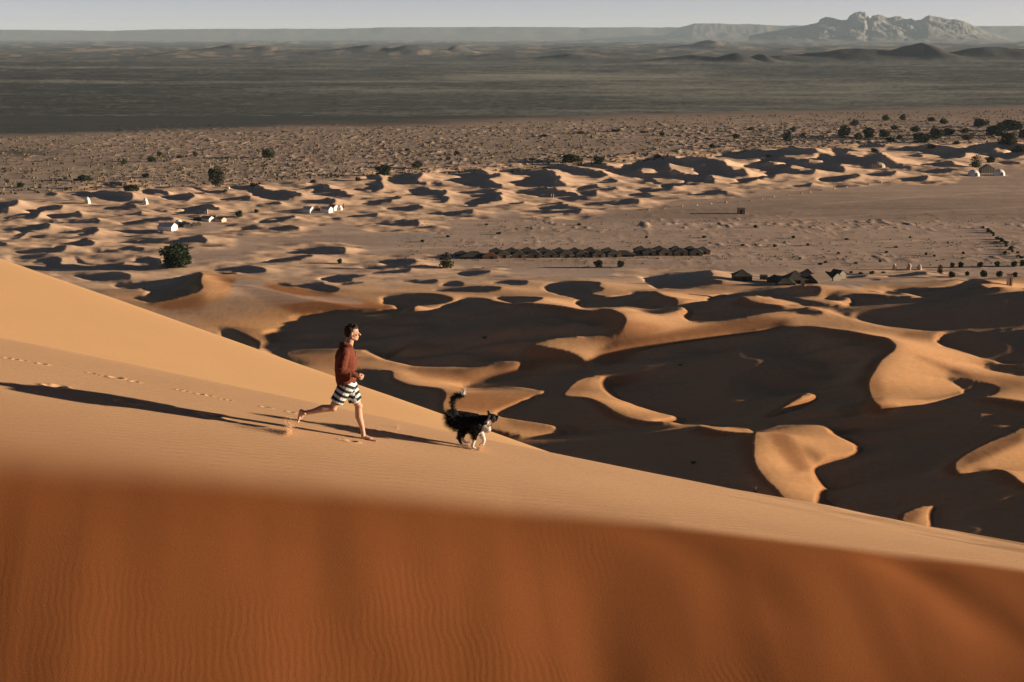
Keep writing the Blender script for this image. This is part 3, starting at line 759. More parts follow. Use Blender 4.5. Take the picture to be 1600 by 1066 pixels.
M_ROCK = simple('bare_rock', (.20, .18, .155), var=.35, scale=.006)
M_ROCK2 = simple('pale_rock', (.20, .19, .17), var=.35, scale=.004)
def ridge(name, pts, dist, front, back, mat, rough, seed, mesa=False, rows=70, cols=700, foot=0.0):
    us = np.linspace(pts[0][0], pts[-1][0], cols)
    vs = np.interp(us, [p[0] for p in pts], [p[1] for p in pts])
    top = H + (57 - vs) / F * dist
    sx = np.array([ray(u, 57)[0] for u in us])
    r = np.linspace(0, 1, rows)[:, None]
    yy = dist - front + (front + back) * r
    X = sx[None, :] * yy; Y = np.repeat(yy, cols, 1)
    c = front / (front + back)
    if mesa:
        prof = np.where(r < c * .55, .45 * r / (c * .55), np.where(r < c, .45 + .55 * sstep(c * .62, c * .9, r), 1 - .6 * ((r - c) / (1 - c)) ** 2))
    else:
        prof = np.where(r < c, (r / c) ** 1.15, (1 - (r - c) / (1 - c)) ** 1.1)
    n = fbm(X / rough, Y / rough * 1.0, 6, seed, .55); rg = 1 - np.abs(fbm(X / rough * 1.7, Y / rough * 1.2, 5, seed + 9, .55)) * 2.2
    Z = top[None, :] * prof
    amp = top[None, :] * np.sin(np.pi * np.clip(r, 0, 1)) * (.10 if mesa else .17)
    Z = Z + amp * (rg - .45) * np.where(np.abs(r - c) < .03, .25, 1.) + amp * .25 * n
    Z[0] = -10; Z[-1] = -10
    Z = np.maximum(Z * np.clip(1 - .0 * r, 0, 1), -10)
    o = link(name, grid_mesh(name, X, Y, Z), mat)
    return tag(o, kind='structure')
ridge('mesa', [(-500, 47), (0, 47.5), (180, 49), (260, 46.5), (420, 46), (560, 45.5), (600, 44), (800, 43.5), (900, 44), (1060, 43.5), (1300, 44), (1600, 42), (2100, 43)],
      27000, 1500, 3500, M_ROCK, 900, 101, mesa=True)
ridge('mesa', [(1040, 56), (1062, 44), (1082, 38.5), (1110, 38), (1160, 39), (1200, 40), (1262, 42), (1320, 46), (1400, 55)], 25000, 1000, 1500, M_ROCK, 700, 111, mesa=True, cols=300)
ridge('mountain', [(1170, 56), (1215, 47), (1255, 41), (1277, 36), (1280, 31), (1288, 28), (1300, 29.5), (1312, 32), (1322, 32), (1326, 26), (1334, 22), (1342, 20), (1350, 21), (1354, 27), (1358, 31),
          (1362, 25), (1370, 24), (1380, 27), (1386, 29.5), (1398, 27.5), (1405, 28), (1412, 32), (1422, 31), (1428, 34), (1438, 32), (1445, 27), (1450, 25), (1456, 27), (1462, 28), (1475, 31), (1490, 32),
          (1505, 35), (1515, 39), (1530, 45), (1550, 53), (1572, 60), (1590, 64)], 19000, 1900, 1500, M_ROCK2, 520, 121, cols=620, rows=110)
print('land done', time.time() - T0)

# ------------------------------------------------------------------ things on the land
M_LEAF = [simple('dark_foliage', (.040, .058, .026), var=.55, scale=1.1), simple('grey_green_foliage', (.085, .092, .050), var=.4, scale=1.5),
          simple('olive_foliage', (.060, .062, .030), var=.45, scale=1.3)]
M_BARK = simple('bark', (.12, .085, .055), var=.3, scale=6)
M_WHITE = simple('white_canvas', (.70, .68, .63), var=.06, scale=1.5)
M_BLACKT = simple('dark_wool_cloth', (.085, .075, .060), var=.35, scale=.8)
M_TANT = simple('tan_cloth', (.36, .25, .16), var=.2, scale=.8)
M_MUD = simple('mud_plaster', (.33, .23, .15), var=.2, scale=1)
M_DARKIN = simple('dark_opening', (.02, .017, .014), var=.1)
M_WOOD = simple('old_wood', (.22, .16, .10), var=.2, scale=4)
M_STONE = simple('pale_stone', (.50, .40, .30), var=.2, scale=3)

def tube(bm, a, b, ra, rb, seg=6):
    a, b = Vector(a), Vector(b); d = (b - a)
    if d.length < 1e-6: return
    q = d.to_track_quat('Z', 'Y')
    r0, r1 = [], []
    for k in range(seg):
        t = 2 * math.pi * k / seg; o = q @ Vector((math.cos(t), math.sin(t), 0))
        r0.append(bm.verts.new(a + o * ra)); r1.append(bm.verts.new(b + o * rb))
    for k in range(seg):
        bm.faces.new((r0[k], r0[(k + 1) % seg], r1[(k + 1) % seg], r1[k]))
    bm.faces.new(r1); bm.faces.new(r0[::-1])

def leaf_cloud(n, lobes, size, seed):
    """many small leaf sprays spread through a crown made of uneven lobes"""
    rg = random.Random(seed); bm = bmesh.new()
    for _ in range(n):
        c, r = rg.choice(lobes)
        while True:
            p = Vector((rg.uniform(-1, 1), rg.uniform(-1, 1), rg.uniform(-1, 1)))
            if .15 < p.length < 1: break
        p = p.normalized() * (p.length ** .45)
        p = Vector(c) + Vector((p.x * r[0], p.y * r[1], p.z * r[2])) * rg.uniform(.8, 1.08)
        if p.z < .02: p.z = abs(p.z) * .5 + .02
        s = size * rg.uniform(.5, 1.3)
        e = Euler((rg.uniform(-.9, .9), rg.uniform(-.9, .9), rg.uniform(0, 6.28)))
        for k in range(2):
            m = e.to_matrix() @ Matrix.Rotation(k * 1.5, 3, 'X')
            vs = [bm.verts.new(p + m @ Vector(q) * s) for q in ((-.6, -.12, 0), (-.1, -.42, .08), (.55, 0, 0), (-.05, .4, -.08))]
            bm.faces.new(vs)
    return bm

def crown_lobes(rg, n, flat=1.0):
    L_ = []
    for k in range(n):
        a = rg.uniform(0, 6.28); r = rg.uniform(.03, .30); z = rg.uniform(.20, .74) - .1 * (r > .2)
        s = rg.uniform(.15, .27)
        L_.append(((r * math.cos(a), r * math.sin(a), z * flat), (s, s, s * .95 * flat)))
    L_.append(((0, 0, .38 * flat), (.34, .34, .36 * flat))); L_.append(((.03, 0, .20 * flat), (.33, .33, .20 * flat)))
    return L_

def plant_proto(name, kind, seed, leaves, dense=.05, flat=1.0, lobes=9):
    """unit-sized plant: one metre wide and about one metre high"""
    rg = random.Random(seed); root = empty(name)
    bm = bmesh.new(); tube(bm, (0, 0, -.12), (.01, 0, .25), .035, .022)
    for k in range(6):
        a = k * 1.05 + rg.uniform(-.3, .3); r = rg.uniform(.15, .32)
        tube(bm, (.01, 0, .12 + .03 * k), (r * math.cos(a), r * math.sin(a), rg.uniform(.35, .7) * flat), .018, .005, 4)
    from_bm('trunk', bm, M_BARK, root)
    from_bm('crown', leaf_cloud(leaves, crown_lobes(rg, lobes, flat), dense, seed), M_LEAF[kind], root)
    return root

PROTO = {'round': plant_proto('tree', 0, 1, 6500, .055, 1.0, 22), 'tall': plant_proto('tree', 1, 2, 1600, .080, 1.0, 11),
         'bush': plant_proto('bush', 0, 3, 900, .10, .9, 9), 'grey': plant_proto('bush', 1, 4, 700, .10, .9, 9),
         'olive': plant_proto('bush', 2, 5, 900, .10, .9, 11), 'open': plant_proto('tree', 2, 6, 420, .09, 1.0, 7)}
USED = set()
_t = ['first', 'second', 'third', 'fourth', 'fifth', 'sixth', 'seventh', 'eighth', 'ninth']
ORD = _t + ['tenth', 'eleventh', 'twelfth', 'thirteenth', 'fourteenth', 'fifteenth', 'sixteenth', 'seventeenth', 'eighteenth', 'nineteenth', 'twentieth'] + ['twenty-' + w for w in _t] + ['thirtieth'] + ['thirty-' + w for w in _t]
def plant(u, v, w, h, kind, label, cat='bush', group=None):
    p = spot(u, v); d = p.y * CP + H * SP
    o = PROTO[kind] if kind not in USED else copy_tree(PROTO[kind])
    USED.add(kind)
    o.name = 'bush' if cat == 'bush' else ('palm_sapling' if cat == 'palm' else 'tree')
    o.location = (p.x, p.y, ground(p.x, p.y) - .05)
    k_ = 1.08 if u < 1290 or v > 260 else 1.15
    o.scale = (w * d / F * k_, w * d / F * k_, h * d / F * 1.05 * k_); o.rotation_euler = (0, 0, RNG.uniform(0, 6.28))
    tag(o, label, cat, group); return o

plant(275, 418, 62, 35, 'round', 'large round dense dark green tree alone between the small dunes', 'tree')
plant(340, 293, 27, 34, 'tall', 'tall grey-green tree at the far edge of the left dunes, white shelter at its foot', 'tree')
plant(699, 419, 28, 24, 'open', 'thorny olive-brown tree just before the left end of the long dark camp', 'tree')
plant(1468, 427, 12, 14, 'open', 'small dark tree on the sand tip where the two rows of palm saplings begin', 'tree')
plant(1525, 262, 24, 19, 'open', 'sparse dark tree behind the left white dome tent on the right', 'tree')
plant(417, 247, 22, 15, 'bush', 'dark bush with a very long straight shadow on the brown plain, far left', 'bush')
plant(600, 274, 28, 18, 'bush', 'dark round bush at the top edge of the small dunes left of centre', 'bush')
plant(652, 263, 24, 13, 'grey', 'pale grey-green bush right of the dark round bush at the dune edge', 'bush')
plant(935, 418, 17, 13, 'bush', 'left and larger of two dark conical bushes in front of the long dark camp', 'bush')
plant(969, 418, 14, 12, 'bush', 'right and smaller of two dark conical bushes in front of the long dark camp', 'bush')
plant(531, 412, 9, 9, 'bush', 'tiny dark round bush alone on flat ground above the runner\'s head', 'bush')
plant(893, 253, 38, 14, 'olive', 'wide low olive bush, the left of a pair at the top edge of the dunes', 'bush')
plant(934, 256, 21, 13, 'bush', 'dark compact bush, the right of a pair at the top edge of the dunes', 'bush')
plant(1231, 221, 15, 17, 'bush', 'dark upright bush alone on bare ground left of the green thicket', 'bush')
plant(132, 283, 28, 11, 'olive', 'dark wide bush on the scrub plain above the left pale egg-shaped tent', 'bush')
plant(207, 298, 27, 11, 'olive', 'brownish wide bush on a dark dune slope between the two egg-shaped tents', 'bush')
g = 'scattered bushes on the scrub plain on the left'
for i_, (u, v, w, h) in enumerate(sorted([(236, 253, 15, 9), (249, 244, 10, 8), (281, 247, 15, 5), (305, 244, 10, 8), (194, 256, 9, 9), (228, 278, 15, 8), (32, 293, 14, 9), (12, 286, 9, 6),
                   (352, 300, 10, 5), (395, 292, 14, 7), (490, 286, 12, 6), (560, 283, 14, 7)])):
    plant(u, v, w, h, RNG.choice(['bush', 'olive', 'grey']), '%s small dark bush from the left on the scrub plain at the left' % ORD[i_], 'bush', g)
g = 'scattered bushes on the scrub plain in the middle'
for i_, (u, v, w, h) in enumerate(sorted([(1240, 205, 12, 8), (1113, 232, 12, 8), (1027, 247, 14, 7), (1150, 217, 12, 9), (1034, 212, 10, 6), (990, 241, 12, 5), (700, 250, 12, 6), (715, 242, 10, 6),
                   (636, 236, 9, 5), (850, 214, 16, 4), (908, 209, 18, 4), (962, 206, 18, 4), (1005, 208, 12, 4), (1255, 212, 9, 5), (1173, 203, 14, 5), (1200, 246, 14, 6), (832, 251, 12, 5)])):
    plant(u, v, w, h, RNG.choice(['bush', 'olive', 'grey']), '%s small low bush from the left on the scrub above the middle dunes' % ORD[i_], 'bush', g)
g = 'green thicket at the right edge beyond the dunes'
for i_, (u, v, w, h, k) in enumerate(sorted([(1318, 214, 25, 19, 'grey'), (1357, 216, 19, 17, 'bush'), (1380, 215, 17, 12, 'bush'), (1342, 219, 16, 12, 'grey'), (1335, 197, 17, 10, 'grey'), (1391, 221, 16, 7, 'bush'),
                      (1439, 224, 32, 17, 'bush'), (1461, 217, 24, 17, 'bush'), (1481, 211, 19, 11, 'bush'), (1475, 194, 17, 9, 'grey'), (1530, 198, 24, 13, 'bush'), (1560, 212, 28, 19, 'bush'),
                      (1577, 204, 36, 17, 'bush'), (1575, 226, 28, 20, 'olive'), (1548, 211, 22, 13, 'bush'), (1510, 219, 15, 9, 'grey'), (1592, 238, 20, 12, 'olive'), (1384, 189, 13, 10, 'grey'),
                      (1411, 188, 11, 10, 'grey'), (1507, 209, 17, 9, 'grey'), (1430, 206, 18, 9, 'grey'), (1405, 218, 12, 8, 'grey'), (1455, 232, 14, 7, 'olive'), (1599, 216, 20, 14, 'bush'), (1625, 212, 26, 16, 'bush'),
                      (1398, 203, 14, 7, 'grey'), (1455, 190, 14, 7, 'grey'), (1495, 226, 12, 6, 'grey'), (1547, 254, 16, 10, 'olive'), (1365, 237, 12, 6, 'grey')])):
    plant(u, v, w, h, k, '%s %s bush from the left in the thicket beyond the right-hand dunes' % (ORD[i_], 'grey-green' if k == 'grey' else 'dark green'), 'bush', g)
g = 'palm saplings planted in two rows at the right edge'
for i_, (u, v, s) in enumerate([(1487.5, 418, 9), (1501, 418, 10), (1532, 418, 10), (1558, 417, 10), (1585, 417, 10), (1597, 416, 11), (1486, 434, 11), (1511, 431, 8), (1536, 433, 12), (1562, 433, 11), (1586, 433, 9), (1608, 433, 9)]):
    plant(u, v, s, s, 'bush', '%s palm sapling from the left in the %s of two rows, right edge' % (ORD[i_ % 6], 'farther' if i_ < 6 else 'nearer'), 'palm', g)
g = 'bushes in the slanting hedge line at the right edge'
for k in range(20):
    t = k / 19; u = 1538 + 62 * t + RNG.uniform(-3, 3); v = 358 + 50 * t ** 1.1 + RNG.uniform(-2, 2)
    plant(u, v, RNG.uniform(5, 10), RNG.uniform(3.5, 6), RNG.choice(['bush', 'olive', 'grey']), '%s bush from the top of the slanting hedge at the right edge' % ORD[k], 'bush', g)
g = 'tiny bushes on the flat ground beyond the right-hand camp'
for i_, (u, v) in enumerate(sorted([(1505, 397), (1460, 401), (1570, 397), (1363, 428), (1345, 428), (1330, 427), (1380, 427), (1375, 410), (1337, 412), (1290, 411), (1282, 414), (1250, 405), (1447, 399), (1310, 397), (1385, 395), (1400, 387),
             (1210, 386), (1160, 384), (1100, 372), (1240, 372), (1422, 372), (905, 352), (760, 352), (830, 358), (780, 366), (1010, 372), (1180, 356), (1262, 384), (700, 371), (660, 378), (1323, 375)])):
    plant(u, v, RNG.uniform(5, 9), RNG.uniform(3, 5.5), RNG.choice(['bush', 'olive']), '%s tiny bush from the left on the open flat ground between the camps' % ORD[i_], 'bush', g)
for u, v, l in [(751, 527, 'tiny dark shrub in the shadow right of the runner\'s head'), (1063, 571, 'tiny dark shrub in the big central hollow'), (1180, 764, 'thin dry grass tuft on the dune edge at right of centre')]:
    pass

# countless little tufts between the bushes: one object
def tufts():
    rg = random.Random(5); bm = bmesh.new(); n = 0
    te = lambda u: float(np.interp(u, [-400, 0, 400, 700, 1000, 1200, 1600, 2000], [306, 300, 284, 262, 245, 228, 220, 216]))
    he = lambda u: float(np.interp(u, [-400, 0, 600, 1000, 1600, 2000], [222, 212, 197, 180, 168, 160]))
    while n < 6500:
        u = rg.uniform(-40, 1640)
        if rg.random() < .72:
            v = rg.uniform(he(u) + 3, te(u) + 4); s = rg.uniform(.5, 1.5)
        else:
            v = rg.choice([352, 384, 406, rg.uniform(335, 425)]) + rg.gauss(0, 4); s = rg.uniform(.2, .55)
            if u < 620 or not 320 < v < 428: continue
        sx, sz = ray(u, v); y = -H / sz
        if y > 1900: continue
        x = sx * y; z = ground(x, y) if y < 1390 else 0
        n += 1
        for k in range(5):
            a = rg.uniform(0, 6.28); q = Vector((math.cos(a), math.sin(a), 0)) * s * .5
            t = Vector((rg.uniform(-.3, .3), rg.uniform(-.3, .3), rg.uniform(.45, .9))) * s
            o = Vector((x, y, z - .05)) + Vector((rg.uniform(-.4, .4), rg.uniform(-.4, .4), 0)) * s
            bm.faces.new([bm.verts.new(o - q), bm.verts.new(o + q * .8), bm.verts.new(o + t + q * .7), bm.verts.new(o + t - q * .5)])
    return bm
M_TUFT = simple('dry_scrub', (.17, .14, .085), var=.4, scale=.08)
tag(from_bm('dry_scrub', tufts(), M_TUFT), kind='stuff')

# ------------------------------------------------------------------ tents and huts
def hip_tent(w, dpt, wall, top, ridge_, roof_m, wall_m, overhang=.12):
    root = empty('tent')
    bm = bmesh.new(); a, b = w / 2, dpt / 2
    lo = [bm.verts.new((x, y, -.3)) for x, y in ((-a, -b), (a, -b), (a, b), (-a, b))]
    hi = [bm.verts.new((x * .985, y * .985, wall)) for x, y in ((-a, -b), (a, -b), (a, b), (-a, b))]
    for k in range(4): bm.faces.new((lo[k], lo[(k + 1) % 4], hi[(k + 1) % 4], hi[k]))
    bm.faces.new(hi)
    from_bm('wall', bm, wall_m, root)
    bm = bmesh.new(); a2, b2 = a * (1 + overhang), b * (1 + overhang); N = 7
    rows = []
    for j in range(N + 1):                       # sagging cloth between ridge and eaves
        t = j / N; sag = -.10 * math.sin(math.pi * t) * (top - wall)
        z = top + (wall - .12 - top) * t + sag
        ax = ridge_ + (a2 - ridge_) * t; by = .02 + (b2 - .02) * t; r = []
        for (sx_, sy_) in ((-1, -1), (1, -1), (1, 1), (-1, 1)): r.append((sx_ * ax, sy_ * by))
        pts = []
        for k in range(4):
            p0, p1 = r[k], r[(k + 1) % 4]
            for q in range(4): pts.append(bm.verts.new((p0[0] + (p1[0] - p0[0]) * q / 4, p0[1] + (p1[1] - p0[1]) * q / 4, z - .05 * math.sin(q / 4 * math.pi) * t)))
        rows.append(pts)
    for j in range(N):
        for k in range(16): bm.faces.new((rows[j][k], rows[j + 1][k], rows[j + 1][(k + 1) % 16], rows[j][(k + 1) % 16]))
    bm.faces.new(rows[0])
    bmesh.ops.recalc_face_normals(bm, faces=bm.faces)
    rf = from_bm('roof', bm, roof_m, root)
    bm = bmesh.new(); bmesh.ops.create_cube(bm, size=1)
    for v in bm.verts: v.co = (v.co.x * w * .22 + w * .08, -b - .015 + v.co.y * .04, .02 + (v.co.z + .5) * wall * .82)
    from_bm('door_flap', bm, M_DARKIN, root)
    return root

def gable_tent(w, dpt, wall, top, roof_m, wall_m, stripes=0):
    """ridge runs away from the viewer; bright gable faces right"""
    root = empty('tent'); a, b = w / 2, dpt / 2
    bm = bmesh.new()
    P_ = [(-a, -b, -.3), (a, -b, -.3), (a, -b, wall), (a * .0, -b, top), (-a, -b, wall)]
    f0 = [bm.verts.new(p) for p in P_]; f1 = [bm.verts.new((p[0], b, p[2])) for p in P_]
    bm.faces.new(f0); bm.faces.new(f1[::-1])
    bm.faces.new((f0[1], f1[1], f1[2], f0[2])); bm.faces.new((f0[4], f1[4], f1[0], f0[0]))
    from_bm('wall', bm, wall_m, root)
    bm = bmesh.new(); o = .12
    for s in (-1, 1):
        q = [(0, -b - o, top + .06), (0, b + o, top + .06), (s * (a + .15), b + o, wall - .08), (s * (a + .15), -b - o, wall - .08)]
        vs = [bm.verts.new(p) for p in q]; vt = [bm.verts.new((p[0], p[1], p[2] + .05)) for p in q]
        bm.faces.new(vs); bm.faces.new(vt[::-1])
        for k in range(4): bm.faces.new((vs[k], vs[(k + 1) % 4], vt[(k + 1) % 4], vt[k]))
    bmesh.ops.recalc_face_normals(bm, faces=bm.faces)
    rf = from_bm('roof', bm, roof_m, root)
    if stripes:
        for k in range(stripes):
            y = -b + (k + .5) * dpt / stripes; bm = bmesh.new()
            for s in (-1, 1): tube(bm, (0, y, top + .14), (s * (a + .17), y, wall - .0), .07, .07, 4)
            from_bm('roof_pole', bm, M_STONE, rf)
    return root

def dome_tent(w, dpt, h, mat, rings=8, seg=20, sharp=1.0, ribs=0):
    root = empty('dome_tent'); bm = bmesh.new(); R_ = []
    for j in range(rings + 1):
        t = j / rings; z = h * t if j else -.3
        k_ = (1 - t ** (2.2 * sharp)) ** .55
        R_.append([bm.verts.new((w / 2 * k_ * math.cos(6.2832 * i / seg) + 1e-4 * i, dpt / 2 * k_ * math.sin(6.2832 * i / seg), z)) for i in range(seg)])
    for j in range(rings):
        for i in range(seg): bm.faces.new((R_[j][i], R_[j][(i + 1) % seg], R_[j + 1][(i + 1) % seg], R_[j + 1][i]))
    from_bm('canopy', bm, mat, root)
    bm = bmesh.new(); dw = w * .13
    vs = [bm.verts.new(p) for p in ((w * .1 - dw, -dpt / 2 - .06, 0), (w * .1 + dw, -dpt / 2 - .06, 0), (w * .1 + dw * .7, -dpt / 2 * .93 - .08, h * .52), (w * .1 - dw * .7, -dpt / 2 * .93 - .08, h * .52))]
    bm.faces.new(vs)
    vt = [bm.verts.new(v.co + Vector((0, .12, 0))) for v in vs]
    for k in range(4): bm.faces.new((vs[k], vs[(k + 1) % 4], vt[(k + 1) % 4], vt[k]))
    from_bm('door_flap', bm, M_TANT, root)
    return root

def set_at(o, u, v, label, cat, group=None, rz=0.0, name=None, sc=1.0):
    p = spot(u, v); o.location = (p.x, p.y, ground(p.x, p.y)); o.rotation_euler = (0, 0, rz); o.scale = (sc, sc, sc * (.86 if (cat == 'tent' and group) else 1))
    if name: o.name = name
    return tag(o, label, cat, group)

M_WALLD = simple('brown_grey_cloth', (.26, .20, .14), var=.25, scale=.7)
bt = hip_tent(4.6, 4.4, 1.55, 2.9, .25, M_BLACKT, M_WALLD)
first = True
front = [(786 + 24.6 * i, 402.6 - .32 * i) for i in range(6)] + [(935 + 23.8 * i, 401.4 - .35 * i) for i in range(2)] + [(1014 + 24.5 * i, 398.6) for i in range(4)]
back = [(775 + 24.6 * i, 397.4) for i in range(7)] + [(950 + 0 * i, 397) for i in range(1)] + [(1001, 396), (1030, 395.3), (1056, 395.2), (1079, 395.2), (1098, 396.5)]
for row, lab in ((front, 'front'), (back, 'back')):
    for i, (u, v) in enumerate(row):
        o = bt if first else copy_tree(bt); first = False
        set_at(o, u, v, '%s dark hip-roofed tent from the left in the %s row of the long camp' % (ORD[i], lab), 'tent', 'dark tents of the long camp', RNG.uniform(-.08, .08), sc=RNG.uniform(.95, 1.06))
lo = hip_tent(8.5, 6, 1.0, 2.6, 1.2, M_BLACKT, M_BLACKT, .2); set_at(lo, 741, 402.5, 'wide low black tent at the left end of the long camp', 'tent', 'dark tents of the long camp')
lo2 = hip_tent(5.2, 4.5, 1.3, 2.3, .4, simple('rust_cloth', (.20, .075, .045), scale=.7), M_WALLD, .15); set_at(lo2, 766, 403.5, 'low rust-brown tent beside the wide black tent, left end of camp', 'tent', 'dark tents of the long camp')
lo3 = hip_tent(4.6, 4, .9, 2.0, .6, M_BLACKT, M_BLACKT, .2); set_at(lo3, 722, 399.5, 'smallest black tent, outermost at the left end of the long camp', 'tent', 'dark tents of the long camp')
lo4 = hip_tent(7.5, 5, 1.1, 2.3, 1.2, M_BLACKT, M_BLACKT, .15); set_at(lo4, 973, 400.0, 'wide black open tent in the gap in the middle of the long camp', 'tent', 'dark tents of the long camp')
# right-hand camp beside the dune
set_at(hip_tent(5.4, 4.6, 1.7, 3.3, .2, M_BLACKT, M_BLACKT), 1159, 438, 'dark peaked tent alone at the left of the right-hand camp', 'tent')
set_at(gable_tent(5.0, 5.5, 1.4, 3.1, M_WALLD, M_BLACKT, 5), 1217, 441, 'grey ribbed tent at the left end of the right-hand tent cluster', 'tent', 'tents of the right-hand camp', R(-38))
set_at(hip_tent(6.4, 6, 1.7, 4.3, .2, M_BLACKT, M_BLACKT), 1242, 442, 'tallest black peaked tent of the right-hand tent cluster', 'tent', 'tents of the right-hand camp', R(6))
set_at(hip_tent(5.2, 5, 1.7, 3.9, .2, M_BLACKT, M_BLACKT), 1261, 437, 'black peaked tent behind and right of the tallest one, right-hand cluster', 'tent', 'tents of the right-hand camp', R(-6))
set_at(gable_tent(5.4, 6.5, 1.2, 3.2, M_WALLD, M_BLACKT, 8), 1277, 442, 'long tent with pale roof stripes at the middle of the right-hand cluster', 'tent', 'tents of the right-hand camp', R(-50))
set_at(gable_tent(3.6, 4.4, 1.6, 2.8, M_BLACKT, simple('pale_green_canvas', (.17, .155, .12), var=.1)), 1299, 438, 'tent with pale canvas walls and dark roof at the right end of the cluster', 'tent', 'tents of the right-hand camp', R(38))
set_at(gable_tent(3.2, 3.6, 1.7, 3.0, M_BLACKT, simple('pale_canvas', (.19, .17, .13), var=.1)), 1309, 434.5, 'small tent with pale wall outermost right behind the pale-walled one', 'tent', 'tents of the right-hand camp', R(38))
set_at(hip_tent(5.2, 4.4, .9, 2.2, .8, M_BLACKT, M_BLACKT), 1227, 445, 'low black tent in front of the right-hand cluster', 'tent', 'tents of the right-hand camp')

def hut(w, d, h, mat, flat_t=.15):
    root = empty('hut'); bm = bmesh.new(); bmesh.ops.create_cube(bm, size=1)
    for v in bm.verts: v.co = (v.co.x * w, v.co.y * d, -.3 + (v.co.z + .5) * (h + .3))
    from_bm('wall', bm, mat, root)
    bm = bmesh.new(); bmesh.ops.create_cube(bm, size=1)
    for v in bm.verts: v.co = (v.co.x * (w + .2), v.co.y * (d + .2), h + .002 + (v.co.z + .5) * flat_t)
    from_bm('roof', bm, M_WOOD, root)
    bm = bmesh.new(); bmesh.ops.create_cube(bm, size=1)
    for v in bm.verts: v.co = (v.co.x * w * .22, -d / 2 - .02 + v.co.y * .05, (v.co.z + .5) * h * .75)
    from_bm('door', bm, M_DARKIN, root)
    return root
set_at(hut(3.6, 3.2, 2.3, M_MUD), 1158, 334, 'small square mud hut alone on the bare brown flat', 'hut', name='hut', rz=R(-10))
set_at(hut(2.0, 1.6, 1.3, M_BLACKT), 1193, 437, 'small dark box hut between the lone tent and the right-hand cluster', 'hut', name='hut')
set_at(hut(1.2, 1.2, 2.9, simple('whitewashed_mud', (.6, .53, .43), var=.1)), 1577, 446, 'narrow pale whitewashed tower on the sand at the right edge', 'tower', name='tower')
set_at(hut(.9, .9, 1.5, M_STONE), 1254, 447.5, 'small pale stone pillar before the right-hand tent cluster', 'pillar', name='pillar')
for u, v, h, l in [(1397, 422, 2.0, 'left'), (1420, 421, 2.0, 'middle'), (1436, 421, 1.6, 'right')]:
    bm = bmesh.new(); tube(bm, (0, 0, -.4), (.15, 0, h * .7), .85, .6, 9); tube(bm, (.15, 0, h * .7), (.1, 0, h), .6, .2, 9)
    for v_ in bm.verts: v_.co += Vector((RNG.uniform(-.1, .1), RNG.uniform(-.1, .1), 0))
    o = from_bm('mud_mound', bm, M_STONE); set_at(o, u, v, 'pale mud mound, %s of three on the flat behind the dune' % l, 'mound', 'three mud mounds')
# markers along the track
g = 'pale marker stones in a line along the edge of the dunes'
st = None
for i_, (u, v) in enumerate([(1013.5, 328), (1039, 326), (1065.6, 323), (1089, 321), (1111, 319), (1134, 317), (1154, 316), (1172, 314), (1190.6, 311), (1209, 308), (1231, 305), (1252, 302.7), (1266, 300.6), (1283, 298), (1303, 295), (1322, 293), (1343, 290), (1358, 288), (1377, 285)]):
    if st is None:
        bm = bmesh.new(); bmesh.ops.create_icosphere(bm, subdivisions=2, radius=1)
        for v_ in bm.verts: v_.co = Vector((v_.co.x * .55, v_.co.y * .5, v_.co.z * .5 + .15)) * (1 + .22 * math.sin(v_.co.x * 7 + v_.co.y * 5))
        o = st = from_bm('marker_stone', bm, M_STONE)
    else: o = st.copy(); COL.objects.link(o)
    s = RNG.uniform(.7, 1.15); set_at(o, u, v, '%s pale marker stone from the left in the line beside the dunes' % ORD[i_], 'stone', g, RNG.uniform(0, 6), sc=s)
# white tents at the right edge
set_at(dome_tent(6.6, 5.5, 3.6, M_WHITE), 1521, 275, 'white dome tent, the left of two either side of a striped tent', 'tent')
set_at(dome_tent(6.4, 5.5, 3.5, M_WHITE), 1561, 274, 'white dome tent, the right of two either side of a striped tent', 'tent')
M_STRIPE, nt, b_ = new_mat('striped_canvas')
w_ = nt.nodes.new('ShaderNodeTexWave'); w_.bands_direction = 'X'; w_.inputs['Scale'].default_value = .33
tc_ = nt.nodes.new('ShaderNodeTexCoord'); nt.links.new(tc_.outputs['Object'], w_.inputs['Vector'])
mx_ = nt.nodes.new('ShaderNodeMix'); mx_.data_type = 'RGBA'; mx_.inputs['A'].default_value = (.20, .17, .11, 1); mx_.inputs['B'].default_value = (.62, .56, .44, 1)
nt.links.new(maprange(nt, w_.outputs['Fac'], .35, .65), mx_.inputs['Factor']); nt.links.new(mx_.outputs['Result'], b_.inputs['Base Color'])
o = gable_tent(7.5, 5, 2.2, 4.6, M_STRIPE, M_STRIPE); set_at(o, 1542, 270, 'striped beige tent with a peaked roof between two white domes', 'tent')
bm = bmesh.new(); tube(bm, (0, -2.5, 4.5), (0, -2.5, 5.8), .08, .05); from_bm('tent_pole', bm, M_WOOD, o)
set_at(dome_tent(9.0, 5.5, 3.2, M_STRIPE, sharp=1.2), 1371, 262, 'long striped canvas tent low among the dunes on the right', 'tent')
# egg-shaped tents far left
set_at(dome_tent(2.7, 2.7, 3.1, M_WHITE, sharp=.8), 137, 318, 'small white egg-shaped tent, the left of two among the dunes', 'tent')
set_at(dome_tent(2.5, 2.5, 2.9, M_WHITE, sharp=.8), 227.5, 319, 'small white egg-shaped tent, the right of two among the dunes', 'tent')
